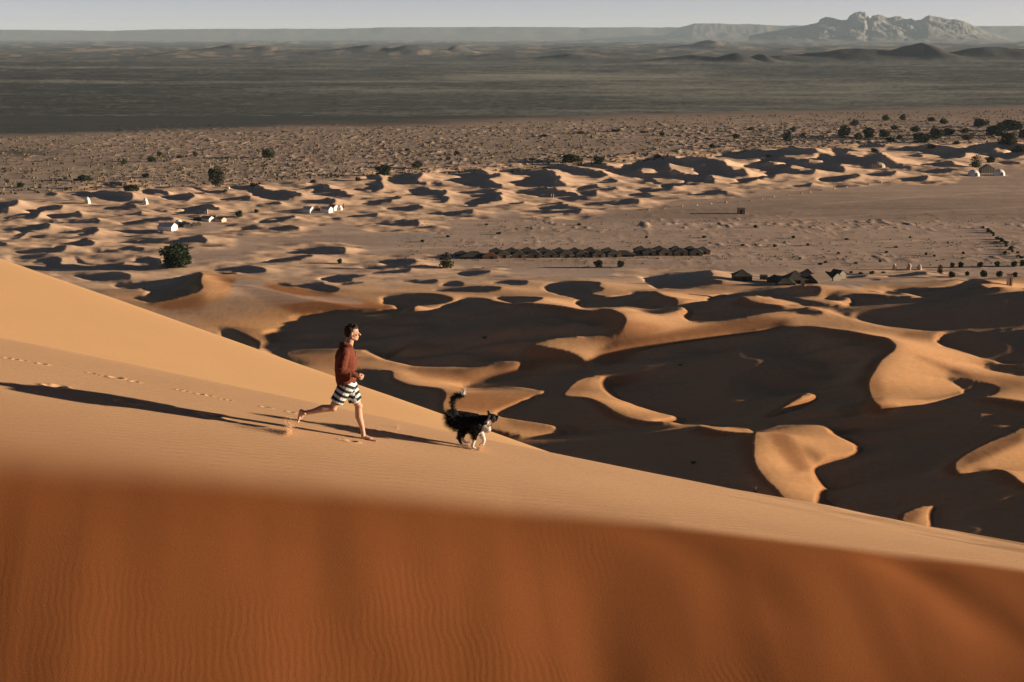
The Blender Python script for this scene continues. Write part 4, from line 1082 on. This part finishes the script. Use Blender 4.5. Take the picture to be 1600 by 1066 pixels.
# left camp
set_at(gable_tent(5.0, 6.0, 1.5, 2.6, M_WHITE, M_WHITE), 262, 359, 'largest white tent at the lower left of the left-hand camp', 'tent', None, R(75))
set_at(dome_tent(3.2, 3, 1.9, M_WHITE), 279, 350.5, 'small white dome tent just above the largest white tent', 'tent')
for i, (u, v) in enumerate([(290, 355), (297, 354), (304, 353), (311, 352)]):
    set_at(gable_tent(1.8, 1.8, .8, 1.5, M_TANT, M_BLACKT), u, v, '%s small tan-roofed shelter from the left in the left-hand camp' % ORD[i], 'tent', 'tan-roofed shelters of the left-hand camp', R(20))
set_at(gable_tent(3.4, 4.2, 1.3, 2.2, M_TANT, M_WHITE), 325, 346, 'white-walled tent with tan roof in the upper left-hand camp', 'tent', None, R(60))
set_at(hut(2.6, 2, 1.9, M_BLACKT), 333, 344.5, 'dark square hut between two pale tents of the left-hand camp', 'hut', name='hut')
set_at(gable_tent(3.0, 3.6, 1.2, 1.8, M_TANT, M_STONE), 345, 346.5, 'pale tan tent outermost right in the left-hand camp', 'tent', None, R(60))
set_at(hip_tent(3.4, 3, 1.0, 1.8, .4, M_TANT, M_BLACKT), 310, 343.5, 'tan tent behind the row of small shelters, left-hand camp', 'tent')
set_at(hip_tent(3.6, 3, 1.0, 1.7, .4, M_BLACKT, M_BLACKT), 288, 352, 'low dark tent behind the small tan shelters', 'tent')
set_at(hut(.8, .8, 1.7, M_STONE), 323, 333.5, 'small pale pillar on the dune slope above the left-hand camp', 'pillar', name='pillar')
plant(374, 339, 14, 11, 'bush', 'dark bush right of the left-hand camp, the larger of two', 'bush')
plant(400, 333, 8, 7, 'bush', 'dark bush right of the left-hand camp, the smaller of two', 'bush')
# centre-left camp
set_at(gable_tent(4.2, 3.8, 1.5, 2.6, M_WHITE, M_WHITE), 482, 332, 'white tent at the left end of the camp on the dune edge', 'tent', None, R(70))
set_at(gable_tent(4.0, 3.8, 1.5, 2.5, M_WHITE, M_WHITE), 511, 332, 'white tent in the middle of the camp on the dune edge', 'tent', None, R(70))
set_at(hip_tent(3.6, 3.2, 1.2, 2.2, .4, M_TANT, M_BLACKT), 495, 329, 'brown-roofed tent between two white tents on the dune edge', 'tent')
set_at(gable_tent(3.4, 3.2, 1.3, 2.3, M_TANT, M_WHITE), 521, 328, 'tan-roofed tent with white end wall, camp on the dune edge', 'tent', None, R(60))
set_at(dome_tent(2.4, 2.4, 2.0, M_WHITE), 531, 327.5, 'small white dome tent at the right end of the camp on the dune edge', 'tent')
set_at(dome_tent(1.6, 1.3, 1.1, M_WHITE), 357, 295, 'tiny white shelter at the foot of the tall grey-green tree', 'tent')
for u, l in ((861, 'left'), (864.5, 'right')):
    bm = bmesh.new(); tube(bm, (0, 0, -.3), (.05, 0, 1.5), .28, .16, 7); tube(bm, (.05, 0, 1.5), (.05, 0, 1.8), .2, .1, 7)
    set_at(from_bm('post', bm, M_STONE), u, 308.5, 'short pale post in a dune shadow, %s of a close pair' % l, 'post')
bm = bmesh.new(); tube(bm, (0, 0, -.3), (0, 0, 2.0), .3, .2, 7)
set_at(from_bm('post', bm, M_BLACKT), 537, 325, 'dark post beside the right end of the camp on the dune edge', 'post')
# lone dry tuft on the crest of a near dune and shrubs in the shaded hollows
def dry_tuft(n, h, w, seed, mat):
    rg = random.Random(seed); bm = bmesh.new()
    for k in range(n):
        a = rg.uniform(0, 6.28); r = rg.uniform(.0, .25) * w; b = Vector((r * math.cos(a), r * math.sin(a), -.05))
        t = Vector((math.cos(a) * w * rg.uniform(.2, .6), math.sin(a) * w * rg.uniform(.2, .6), h * rg.uniform(.5, 1)))
        tube(bm, b, t * .55, .03, .02, 3); tube(bm, t * .55, t, .02, .008, 3)
    return from_bm('dry_shrub', bm, mat)
set_at(dry_tuft(40, 1.3, .9, 1, M_TUFT), 1180, 770, 'thin dry tuft poking up from the dark dune edge right of centre', 'shrub')
set_at(dry_tuft(60, .7, 1.4, 2, M_LEAF[0]), 757, 529, 'tiny dark shrub in the shadowed basin right of the runner\'s head', 'shrub')
set_at(dry_tuft(60, .7, 1.3, 3, M_LEAF[0]), 1063, 571, 'tiny dark shrub in the widest shadowed hollow', 'shrub')
set_at(dry_tuft(60, .6, 1.0, 4, M_LEAF[0]), 1083, 725, 'tiny dark shrub in the shadow behind the lower dune crest', 'shrub')
for k in [k for k in PROTO if k not in USED]:
    for c in list(PROTO[k].children): bpy.data.objects.remove(c)
    bpy.data.objects.remove(PROTO[k])
print('things done', time.time() - T0)

# ------------------------------------------------------------------ the runner
def capsule(bm, a, b, ra, rb, seg=14, flat=1.0, up=(0, 1, 0)):
    """closed tapered limb with round ends; flat squeezes it across 'up'"""
    a, b = Vector(a), Vector(b); d = b - a; L_ = max(d.length, 1e-5); z = d / L_
    x = Vector(up).cross(z); x = x.normalized() if x.length > 1e-3 else Vector((1, 0, 0)); y = z.cross(x)
    prof = [(-ra * .98, ra * .2), (-ra * .80, ra * .6), (-ra * .45, ra * .89)]
    n = 6
    for k in range(n + 1): t = k / n; prof.append((L_ * t, ra + (rb - ra) * t))
    prof += [(L_ + rb * .45, rb * .89), (L_ + rb * .80, rb * .6), (L_ + rb * .98, rb * .2)]
    rings = [[bm.verts.new(a + z * h + (x * math.cos(6.2832 * k / seg) * flat + y * math.sin(6.2832 * k / seg)) * r) for k in range(seg)] for h, r in prof]
    for i in range(len(rings) - 1):
        for k in range(seg): bm.faces.new((rings[i][k], rings[i][(k + 1) % seg], rings[i + 1][(k + 1) % seg], rings[i + 1][k]))
    bm.faces.new(rings[0][::-1]); bm.faces.new(rings[-1])

def ball(bm, c, r, rot=(0, 0, 0), sub=3):
    m = Matrix.Translation(Vector(c)) @ Euler(rot).to_matrix().to_4x4() @ Matrix.Diagonal((*r, 1)) if not isinstance(r, (int, float)) else Matrix.Translation(Vector(c)) @ Matrix.Scale(r, 4)
    bmesh.ops.create_icosphere(bm, subdivisions=sub, radius=1, matrix=m)

def fuse(name, bm, voxel, mat, parent, smooth=3, factor=.5, noise=0.0, nscale=.1):
    """weld overlapping closed shapes into one continuous skin"""
    me = bpy.data.meshes.new('raw'); bm.to_mesh(me); bm.free()
    o = bpy.data.objects.new('raw', me); COL.objects.link(o)
    r = o.modifiers.new('r', 'REMESH'); r.mode = 'VOXEL'; r.voxel_size = voxel
    s = o.modifiers.new('s', 'SMOOTH'); s.iterations = smooth; s.factor = factor
    if noise:
        tx = bpy.data.textures.new('n', 'CLOUDS'); tx.noise_scale = nscale
        d = o.modifiers.new('d', 'DISPLACE'); d.texture = tx; d.strength = noise; d.mid_level = .5; d.texture_coords = 'GLOBAL'
    dg = bpy.context.evaluated_depsgraph_get(); dg.update()
    out = bpy.data.meshes.new_from_object(o.evaluated_get(dg)); out.name = name
    bpy.data.objects.remove(o); out.materials.clear()
    out.polygons.foreach_set('use_smooth', [True] * len(out.polygons))
    return link(name, out, mat, parent)

XR, YR = dune_hit(578, 689.5)
RB = Vector((XR, YR, float(dune_z(np.array([XR]), np.array([YR]), False)[0])))
def J(px, py, dy=0.0): return at(px, py, YR + dy) - RB      # joint seen at photo pixel, dy metres behind the figure's middle plane

M_SKIN = simple('skin', (.50, .285, .185), rough=.6, var=.08, scale=12, spec=.35)
M_HAIR = simple('brown_hair', (.040, .024, .014), rough=.7, var=.4, scale=70)
M_HOOD = simple('rust_sweatshirt', (.140, .040, .023), rough=.95, var=.18, scale=9, bump=.006)
man = empty('person', RB)
tag(man, 'barefoot runner in a rust hooded sweatshirt and black and white striped shorts', 'person')

bm = bmesh.new()
# head, in profile towards the right
hc = J(550.3, 520.0, 0)
ball(bm, hc + Vector((-.006, 0, .020)), (.096, .076, .092))
ball(bm, hc + Vector((.022, 0, -.030)), (.066, .062, .078))
ball(bm, hc + Vector((.052, 0, -.088)), (.034, .036, .028))           # chin
capsule(bm, hc + Vector((.0, .045, -.060)), hc + Vector((.050, .018, -.090)), .026, .022)
capsule(bm, hc + Vector((.0, -.045, -.060)), hc + Vector((.050, -.018, -.090)), .026, .022)
ball(bm, hc + Vector((.074, 0, .020)), (.018, .050, .014))            # brow
capsule(bm, hc + Vector((.084, 0, .004)), hc + Vector((.112, 0, -.030)), .010, .015)   # nose
ball(bm, hc + Vector((.080, 0, -.056)), (.016, .024, .008)); ball(bm, hc + Vector((.078, 0, -.068)), (.015, .021, .008))
for s in (-1, 1):
    ball(bm, hc + Vector((.066, s * .036, -.022)), (.024, .020, .018))
    ball(bm, hc + Vector((-.004, s * .078, -.012)), (.019, .009, .032), (0, .25, 0))
capsule(bm, hc + Vector((-.022, 0, -.055)), J(543.5, 545, 0), .058, .062)
# trunk under the clothes
capsule(bm, J(542, 552, -.10), J(542, 552, .10), .085, .085); capsule(bm, J(541, 560, -.06), J(543, 594, -.05), .11, .105); capsule(bm, J(541, 560, .06), J(543, 594, .05), .11, .105)
def leg(hip, knee, ank, heel, toe, dy):
    capsule(bm, hip, hip.lerp(knee, .5), .088, .072); capsule(bm, hip.lerp(knee, .5), knee, .072, .052)
    ball(bm, knee + Vector((.008, 0, 0)), .055)
    sh = ank - knee; fr = Vector((sh.z, 0, -sh.x)).normalized()       # backwards of the shin
    capsule(bm, knee, knee.lerp(ank, .35) + fr * .018 * CALF, .050, .056); capsule(bm, knee.lerp(ank, .35) + fr * .018 * CALF, knee.lerp(ank, .7), .056, .038)
    capsule(bm, knee.lerp(ank, .7), ank, .038, .034)
    ball(bm, ank + Vector((0, -.022, 0)), .026); ball(bm, ank + Vector((0, .022, 0)), .026)
    capsule(bm, ank, heel, .034, .034); f = toe - heel; fn = f.normalized(); side = Vector((0, 1, 0)); upv = side.cross(fn)
    if upv.dot(ank - heel) < 0: upv = -upv
    capsule(bm, heel + upv * .0, heel.lerp(toe, .55), .034, .030); capsule(bm, ank + (heel - ank) * .3, heel.lerp(toe, .55) + upv * .006, .034, .026)
    for k in range(5):
        o = side * (k - 2) * .0165; ln = (.235, .225, .215, .200, .185)[k] if dy > 0 else (.185, .200, .215, .225, .235)[k]
        a_ = heel.lerp(toe, .5) + o * 1.1 - upv * .006; big = (k == 0) if dy > 0 else (k == 4)
        capsule(bm, a_, heel + fn * ln * f.length / .235 + o * 1.25 - upv * (.012 + .004 * (not big)), .020, .0125 if big else .009, 8)
CALF = 1
leg(J(545, 597, .09), J(559.8, 634.5, .10), J(567.8, 679.5, .08), J(567.6, 685.8, .08), J(588, 686.5, .06), .09)      # leading leg, far side
leg(J(541, 597, -.09), J(519.8, 637.5, -.10), J(476.0, 645.5, -.12), J(470.8, 643.0, -.12), J(466.3, 662.5, -.13), -.09)   # trailing leg, near side
# near arm swinging forward, far arm back
sh1, el1, wr1 = J(538.5, 551.5, -.20), J(533.5, 579.0, -.26), J(556.5, 586.6, -.22)
sh2, el2, wr2 = J(543, 551.5, .20), J(530, 573, .27), J(541, 592, .24)
for a_, b_, c_ in ((sh1, el1, wr1), (sh2, el2, wr2)):
    capsule(bm, a_, b_, .052, .042); capsule(bm, b_, c_, .042, .027)
def fist(w, d, s):
    d = d.normalized(); side = Vector((0, 1, 0)); upv = d.cross(side).normalized()
    if upv.z < 0: upv = -upv
    pc = w + d * .045
    capsule(bm, w, pc + d * .02, .026, .034, 12, .62); capsule(bm, pc + upv * .02, pc - upv * .02 + d * .015, .026, .026, 12, .7)
    for k in range(4):        # four bent fingers
        o = upv * (.033 - .021 * k); l = (.036, .041, .038, .030)[k]
        k0 = pc + d * .030 + o + side * s * -.012; k1 = k0 + d * l * .75 + side * s * .012; k2 = k1 - d * .010 + side * s * .030; k3 = k2 - d * l * .7 + side * s * .006
        capsule(bm, k0, k1, .0105, .0100, 8); capsule(bm, k1, k2, .0098, .0092, 8); capsule(bm, k2, k3, .0092, .0080, 8)
    t0 = w + d * .03 + upv * .026; t1 = t0 + d * .030 + upv * .012 + side * s * .012; t2 = t1 + d * .024 - upv * .012 + side * s * .014
    capsule(bm, t0, t1, .0135, .0115, 8); capsule(bm, t1, t2, .0115, .0090, 8)
fist(wr1, wr1 - el1, 1); fist(wr2, wr2 - el2, -1)
fuse('body', bm, .0052, M_SKIN, man, 2, .4)

# eyes
for s in (-1, 1):
    bm = bmesh.new(); ball(bm, hc + Vector((.072, s * .032, .000)), .0105, sub=2); from_bm('eye', bm, simple('eye', (.03, .02, .015), rough=.2), man, True)
bm = bmesh.new()
ball(bm, hc + Vector((-.026, 0, .036)), (.092, .084, .083)); ball(bm, hc + Vector((-.052, 0, -.005)), (.062, .074, .070))
ball(bm, hc + Vector((.026, 0, .082)), (.062, .060, .034), (0, .1, 0))
for s in (-1, 1): ball(bm, hc + Vector((-.018, s * .060, .022)), (.034, .022, .040))
for k in range(60):
    a_ = RNG.uniform(-2.6, .75); p = hc + Vector((-.01 + .095 * math.sin(a_) * .9, RNG.uniform(-.06, .06), .035 + .088 * math.cos(a_)))
    capsule(bm, p, p + Vector((.022, RNG.uniform(-.01, .01), .012)), .011, .005, 6)
fuse('hair', bm, .0055, M_HAIR, man, 1, .4, .010, .02)

# hooded sweatshirt
bm = bmesh.new()
capsule(bm, J(542, 552, -.115), J(542, 552, .115), .098, .098)
for s in (-1, 1):
    capsule(bm, J(539.5, 557, s * .075), J(538.0, 580, s * .075), .150, .142); capsule(bm, J(538.5, 578, s * .07), J(538.4, 594, s * .065), .146, .132)
ball(bm, J(546, 566, 0), (.12, .20, .17)); 
capsule(bm, J(538.8, 596.0, -.085), J(538.8, 596.0, .085), .124, .124); ball(bm, J(544.5, 592.0, 0), (.115, .17, .10))
capsule(bm, J(543, 545.0, -.02), J(543, 545.0, .02), .088, .088); capsule(bm, J(544.5, 541.5, -.015), J(544.5, 541.5, .015), .066, .066)
# hood bunched behind the neck
capsule(bm, J(534.5, 541.5, -.07), J(534.5, 541.5, .07), .046, .046); capsule(bm, J(537.5, 537.5, -.085), J(547.5, 541.5, -.075), .034, .030)
capsule(bm, J(537.5, 537.5, .085), J(547.5, 541.5, .075), .034, .030); ball(bm, J(533.5, 538.5, 0), (.035, .085, .035)); capsule(bm, J(548.5, 543.0, -.06), J(549.5, 545.5, .06), .030, .030)
for a_, b_, c_ in ((sh1, el1, wr1), (sh2, el2, wr2)):
    capsule(bm, a_ + Vector((0, 0, .0)), b_, .080, .064); ball(bm, b_, .064); capsule(bm, b_, c_, .062, .043)
    e_ = (c_ - b_).normalized(); capsule(bm, c_ - e_ * .012, c_ + e_ * .012, .036, .036)
    for k in range(6):        # cloth folds
        t_ = RNG.uniform(.15, .9); q = a_.lerp(b_, t_); ring = Vector((math.cos(k * 2.1), math.sin(k * 2.1), -.25)) * .072
        capsule(bm, q + ring, q + Vector((-ring.y, ring.x, ring.z - .03)), .014, .008, 8)
        q = b_.lerp(c_, t_ * .8); ring = Vector((-.15, math.sin(k * 2.1), math.cos(k * 2.1))) * .052
        capsule(bm, q + ring, q + Vector((.02, -ring.z, ring.y)), .013, .008, 8)
for k in range(16):           # folds across the trunk
    z_ = RNG.uniform(565, 595); s = RNG.uniform(-.9, .9)
    capsule(bm, J(526 + 3 * abs(s) * 2, z_, s * .17 - .02), J(545, z_ + RNG.uniform(-7, 8), s * .17 - .06), .018, .012, 8)
hood = fuse('sweatshirt', bm, .0072, M_HOOD, man, 5, .5, .014, .06)
bm = bmesh.new(); capsule(bm, J(555.5, 549, -.02), J(556.0, 561, -.03), .004, .004, 6); from_bm('drawstring', bm, M_HOOD, hood, True)

# striped shorts
bm = bmesh.new()
capsule(bm, J(541.5, 602.5, -.075), J(541.5, 602.5, .075), .128, .128)
def shortleg(hip, knee, t):
    e = hip.lerp(knee, t); capsule(bm, hip, e, .118, .100); d = (e - hip).normalized()
    # open cuff: flat-ended flare
    a_ = e; b_ = e + d * .050
    z = d; x = Vector((0, 1, 0)).cross(z).normalized(); y = z.cross(x); R0 = []
    for h_, r_ in ((a_, .100), (b_, .105)):
        R0.append([bm.verts.new(h_ + (x * math.cos(6.2832 * k / 20) + y * math.sin(6.2832 * k / 20)) * r_) for k in range(20)])
    for k in range(20): bm.faces.new((R0[0][k], R0[0][(k + 1) % 20], R0[1][(k + 1) % 20], R0[1][k]))
    bm.faces.new(R0[0][::-1]); bm.faces.new(R0[1])
HN, KN, HF, KF = J(540, 603, -.088), J(521.5, 636.0, -.105), J(545.5, 602, .085), J(558.5, 634, .10)
shortleg(HN, KN, .60); shortleg(HF, KF, .60)
sho = fuse('shorts', bm, .0075, None, man, 3, .5, .012, .07)
me = sho.data; n = len(me.vertices); co = np.empty(n * 3); me.vertices.foreach_get('co', co); co = co.reshape(-1, 3)
def param(a_, b_):
    d = np.array(b_ - a_); L_ = np.linalg.norm(d); q = (co - np.array(a_)) @ (d / L_); r = np.linalg.norm((co - np.array(a_)) - q[:, None] * d / L_, axis=1); return q, r
q1, r1 = param(HN, KN); q2, r2 = param(HF, KF)
w1 = 1 / (1 + np.exp((r1 - r2) / .02)); w1 = np.where(co[:, 1] < -.0, np.maximum(w1, .5 + np.clip(-co[:, 1] * 6, 0, .5)), w1)
q = q1 * w1 + q2 * (1 - w1)
ph = ((q + .142) / .086) + .04 * np.sin(co[:, 1] * 30)
black = (np.mod(ph, 1) < .52)
white = np.array([.60, .63, .62]); blk = np.array([.022, .024, .022])
c4 = np.ones((n, 4)); c4[:, :3] = np.where(black[:, None], blk, white)
a_ = me.attributes.new('Col', 'FLOAT_COLOR', 'POINT'); a_.data.foreach_set('color', c4.astype(np.float32).reshape(-1))
def col_mat(name, rough=.9, bump=0, scale=30):
    m, nt, b = new_mat(name); b.inputs['Roughness'].default_value = rough
    t = nt.nodes.new('ShaderNodeAttribute'); t.attribute_name = 'Col'; nt.links.new(t.outputs['Color'], b.inputs['Base Color'])
    if bump:
        n_ = nt.nodes.new('ShaderNodeTexNoise'); n_.inputs['Scale'].default_value = scale; n_.inputs['Detail'].default_value = 6
        tc = nt.nodes.new('ShaderNodeTexCoord'); nt.links.new(tc.outputs['Object'], n_.inputs['Vector'])
        bp = nt.nodes.new('ShaderNodeBump'); bp.inputs['Distance'].default_value = bump; nt.links.new(n_.outputs['Fac'], bp.inputs['Height']); nt.links.new(bp.outputs['Normal'], b.inputs['Normal'])
    return m
me.materials.append(col_mat('striped_cotton', .9, .004))
bm = bmesh.new(); capsule(bm, J(551, 600.5, -.13), J(549.5, 611, -.14), .005, .004, 6); capsule(bm, J(551, 600.5, -.13), J(552.5, 609, -.13), .005, .004, 6)
from_bm('drawstring', bm, simple('black_cord', (.02, .02, .02)), sho, True)

# ------------------------------------------------------------------ the dog
XD, YD = dune_hit(740, 700.5)
DB = Vector((XD, YD, float(dune_z(np.array([XD]), np.array([YD]), False)[0])))
def K(px, py, dy=0.0): return at(px, py, YD + dy) - DB
dog = empty('dog', DB)
tag(dog, 'black and white long-haired dog running with raised tail and head turned to the camera', 'dog')
bm = bmesh.new()
# deep chest, tucked loin, rump
capsule(bm, K(711, 653.5, 0), K(724, 656.5, 0), .118, .130); capsule(bm, K(724, 656.5, 0), K(742, 662, 0), .134, .156)
capsule(bm, K(742, 660, 0), K(751, 663, 0), .135, .105); ball(bm, K(709, 651, 0), (.085, .085, .10)); ball(bm, K(744, 668, 0), (.10, .095, .12))
capsule(bm, K(748, 658, -.01), K(762, 656, -.06), .092, .070)            # neck
capsule(bm, K(753, 664, -.03), K(762, 670, -.06), .080, .055)            # bib
hd = K(768.5, 653.8, -.13)
ball(bm, hd, (.072, .072, .070)); ball(bm, hd + Vector((-.026, -.035, -.016)), (.045, .05, .042))
mz = Vector((-.56, -.74, -.36)).normalized()
capsule(bm, hd + mz * .045 + Vector((0, 0, -.008)), hd + mz * .125 + Vector((0, 0, -.004)), .034, .024)      # upper muzzle
capsule(bm, hd + mz * .04 + Vector((.012, 0, -.040)), hd + mz * .100 + Vector((.012, 0, -.058)), .022, .014)   # open lower jaw
# ears
for base, tip, tip2 in ((hd + Vector((-.035, .0, .050)), hd + Vector((-.052, .01, .118)), None), (hd + Vector((.045, .0, .040)), hd + Vector((.082, -.01, .030)), hd + Vector((.072, -.03, -.03)))):
    capsule(bm, base, tip, .026, .006, 10); 
    if tip2 is not None: capsule(bm, tip, tip2, .020, .008, 8)
# tail: up, then curling forward with a pale tip
TL = [K(709, 645, 0), K(707, 634, 0), K(707.5, 624, 0), K(713.5, 618, 0), K(720.5, 618.5, 0), K(725, 613, 0), K(724, 607.5, 0)]
TR = [.026, .026, .032, .034, .031, .020, .008]
for i in range(6): capsule(bm, TL[i], TL[i + 1], TR[i], TR[i + 1])
def dleg(pts, rad):
    rad = [r * 1.18 for r in rad]
    for i in range(len(pts) - 1): capsule(bm, pts[i], pts[i + 1], rad[i], rad[i + 1], 10)
    paw = pts[-1]; ball(bm, paw + Vector((.012, 0, 0)), (.034, .026, .018))
    for s in (-1.5, -.5, .5, 1.5): capsule(bm, paw + Vector((.012, s * .011, -.002)), paw + Vector((.044, s * .012, -.006)), .011, .009, 8)
dleg([K(715, 655, -.06), K(721.5, 671, -.075), K(716.6, 684.5, -.075), K(721.0, 694.0, -.075), K(724.0, 697.0, -.075)], [.075, .045, .024, .017, .017])     # near hind
dleg([K(717, 656, .06), K(727, 671, .07), K(721.0, 684, .07), K(726.0, 691.0, .07), K(729.5, 692.0, .07)], [.07, .042, .023, .017, .017])     # far hind
dleg([K(746, 664, -.07), K(742.5, 679, -.075), K(741.0, 688.0, -.075), K(738.0, 697.5, -.075), K(739.0, 700.0, -.075)], [.062, .036, .023, .018, .018])   # near fore
dleg([K(750, 664, .06), K(752, 677, .07), K(756.5, 687, .07), K(755.5, 692.5, .07), K(750.5, 695.0, .07)], [.060, .036, .023, .018, .017])    # far fore, lifted
M_FUR = col_mat('fur', .55, .010, 55)
body = fuse('body', bm, .0062, M_FUR, dog, 2, .4, .008, .03)
def paint_dog(me):
    n = len(me.vertices); co = np.empty(n * 3); me.vertices.foreach_get('co', co); co = co.reshape(-1, 3)
    blk = np.array([.0085, .0080, .0085]); wht = np.array([.68, .62, .56])
    w = np.zeros(n, bool)
    uv = np.stack(proj(co[:, 0] + DB.x, co[:, 1] + DB.y, co[:, 2] + DB.z), 1)
    uu, vv_ = uv[:, 0], uv[:, 1]
    def below(px0, px1, py): return (uu > px0) & (uu < px1) & (vv_ > py)
    w |= below(732, 748, 688.5) | ((co[:, 1] > .02) & below(744, 765, 674)) | ((co[:, 1] > .02) & below(712, 736, 684)) | ((uu > 717) & (uu < 735) & (vv_ > 694))
    bib = np.linalg.norm((co - np.array(K(760, 672, -.08))) / np.array([.070, .10, .100]), axis=1) < 1; w |= bib
    w |= np.linalg.norm((co - np.array(K(752, 676, 0))) / np.array([.05, .10, .04]), axis=1) < 1
    ax = np.array(mz); r = co - np.array(hd); al = r @ ax; sd = r - al[:, None] * ax; lat = np.array(Vector((.8, -.6, 0)).normalized()); dl = np.abs(sd @ lat)
    sn = np.linalg.norm(sd, axis=1)
    w |= (al > .015) & (dl < .019 + .12 * np.clip(al - .05, 0, .2)) & (al < .2) & (r[:, 2] < .06) & (r[:, 2] > -.045) & (sn < .09)
    w |= (al > .075) & (al < .2) & (sn < .055)
    tailtip = np.linalg.norm(co - np.array(TL[6]), axis=1) < .075; tailtip |= (uu > 721.5) & (vv_ < 617); w |= tailtip & (vv_ < 622) & (uu > 718)
    c = np.where(w[:, None], wht, blk)
    nose = np.linalg.norm(co - np.array(hd + mz * .148 + Vector((0, 0, .006))), axis=1) < .019
    c[nose] = (.012, .010, .010)
    mouth = (al > .055) & (al < .12) & (np.abs(r[:, 2] - (-.052)) < .014) & (np.linalg.norm(sd, axis=1) < .05)
    c[mouth] = (.42, .16, .13)
    c4 = np.ones((n, 4)); c4[:, :3] = c
    a = me.attributes.new('Col', 'FLOAT_COLOR', 'POINT'); a.data.foreach_set('color', c4.astype(np.float32).reshape(-1))
    return w
paint_dog(body.data)
for s, e in ((0, hd + Vector((-.050, -.050, .016))), (1, hd + Vector((.010, -.066, .014)))):
    bm = bmesh.new(); ball(bm, e, .0085, sub=2); from_bm('eye', bm, simple('amber_eye', (.05, .03, .015), rough=.15, spec=.6), dog, True)
# long fur: tufts laid over the body, combed backwards and down
me = body.data; rg = random.Random(9); bm = bmesh.new()
vs_ = me.vertices; N_ = len(vs_)
for k in range(6200):
    v_ = vs_[rg.randrange(N_)]; p = v_.co; n_ = v_.normal
    pu, pv = proj(p.x + DB.x, p.y + DB.y, p.z + DB.z)
    if pv > 686 or (p - hd).length < .085: continue
    tail = pv < 640 and pu < 730
    rump = pu < 716 and not tail
    if tail: L_ = .050; d = (n_ * .9 + Vector((0, 0, .25)) + Vector((-.2, 0, 0)))
    elif rump: L_ = .10; d = n_ * .8 + Vector((-.55, 0, -.45))
    elif pv > 668 and pu < 745: L_ = .060; d = n_ * .5 + Vector((-.5, 0, -.7))
    else: L_ = .032; d = n_ * .35 + Vector((-.8, 0, -.45))
    if pv > 674 and pu < 730: L_ = .03
    L_ *= rg.uniform(.5, 1.25); d = (d + Vector((rg.uniform(-.25, .25), rg.uniform(-.25, .25), rg.uniform(-.25, .25)))).normalized()
    sd = d.cross(n_); sd = sd.normalized() if sd.length > .01 else Vector((0, 1, 0)); r_ = .0042
    a_ = bm.verts.new(p - n_ * .004 - sd * r_); b_ = bm.verts.new(p - n_ * .004 + sd * r_); c_ = bm.verts.new(p + n_ * .004); t_ = bm.verts.new(p + d * L_)
    bm.faces.new((a_, b_, t_)); bm.faces.new((b_, c_, t_)); bm.faces.new((c_, a_, t_))
fur = from_bm('fur', bm, M_FUR, dog); paint_dog(fur.data)

# ------------------------------------------------------------------ sand thrown up by feet and paws
M_GRAIN = simple('flying_sand', (.80, .55, .34), var=.1)
def spray(cx, cy, w, h, n, lean, seed, label=None):
    rg = random.Random(seed); x0, y0 = dune_hit(cx, cy); bm = bmesh.new(); zb = float(dune_z(np.array([x0]), np.array([y0]), False)[0])
    for k in range(n):
        a = rg.gauss(lean, .42); t = rg.random() ** 1.7
        p = Vector((x0 + math.sin(a) * t * w + rg.gauss(0, .018), y0 + rg.gauss(0, .05 + .05 * t), zb + math.cos(a) * t * h + .004))
        s = rg.uniform(.0022, .0055) * (1 - .4 * t)
        q = [Vector((rg.uniform(-1, 1), rg.uniform(-1, 1), rg.uniform(-1, 1))) * s * 1.4 for _ in range(4)]
        v = [bm.verts.new(p + e) for e in q]
        bm.faces.new((v[0], v[1], v[2])); bm.faces.new((v[0], v[2], v[3])); bm.faces.new((v[0], v[3], v[1]))
    o = from_bm('sand_spray', bm, M_GRAIN); tag(o, kind='stuff'); return o
spray(450, 677, .18, .26, 3600, .30, 1)
spray(447, 678, .30, .06, 900, -.2, 5)
spray(622, 669, .08, .16, 160, .1, 2)
spray(749, 702, .14, .12, 900, .5, 3)
spray(733, 699, .10, .14, 700, -.1, 4)
print('figures done', time.time() - T0)

# ------------------------------------------------------------------ the hazy air
bm = bmesh.new(); bmesh.ops.create_cube(bm, size=1)
zlo, zhi = -16.0, 430.0
for v_e in bm.verts: v_e.co = (v_e.co.x * 94000, v_e.co.y * 94000, (zlo + zhi) / 2 + v_e.co.z * (zhi - zlo))
m = bpy.data.materials.new('hazy_air'); m.use_nodes = True; nt = m.node_tree
nt.nodes.remove(nt.nodes['Principled BSDF'])
pv = nt.nodes.new('ShaderNodeVolumePrincipled'); pv.inputs['Density'].default_value = HAZE_D
pv.inputs['Color'].default_value = HAZE_C; pv.inputs['Anisotropy'].default_value = 0.0
nt.links.new(pv.outputs[0], nt.nodes['Material Output'].inputs['Volume'])
tag(from_bm('haze', bm, m), kind='stuff')
print('done', time.time() - T0)
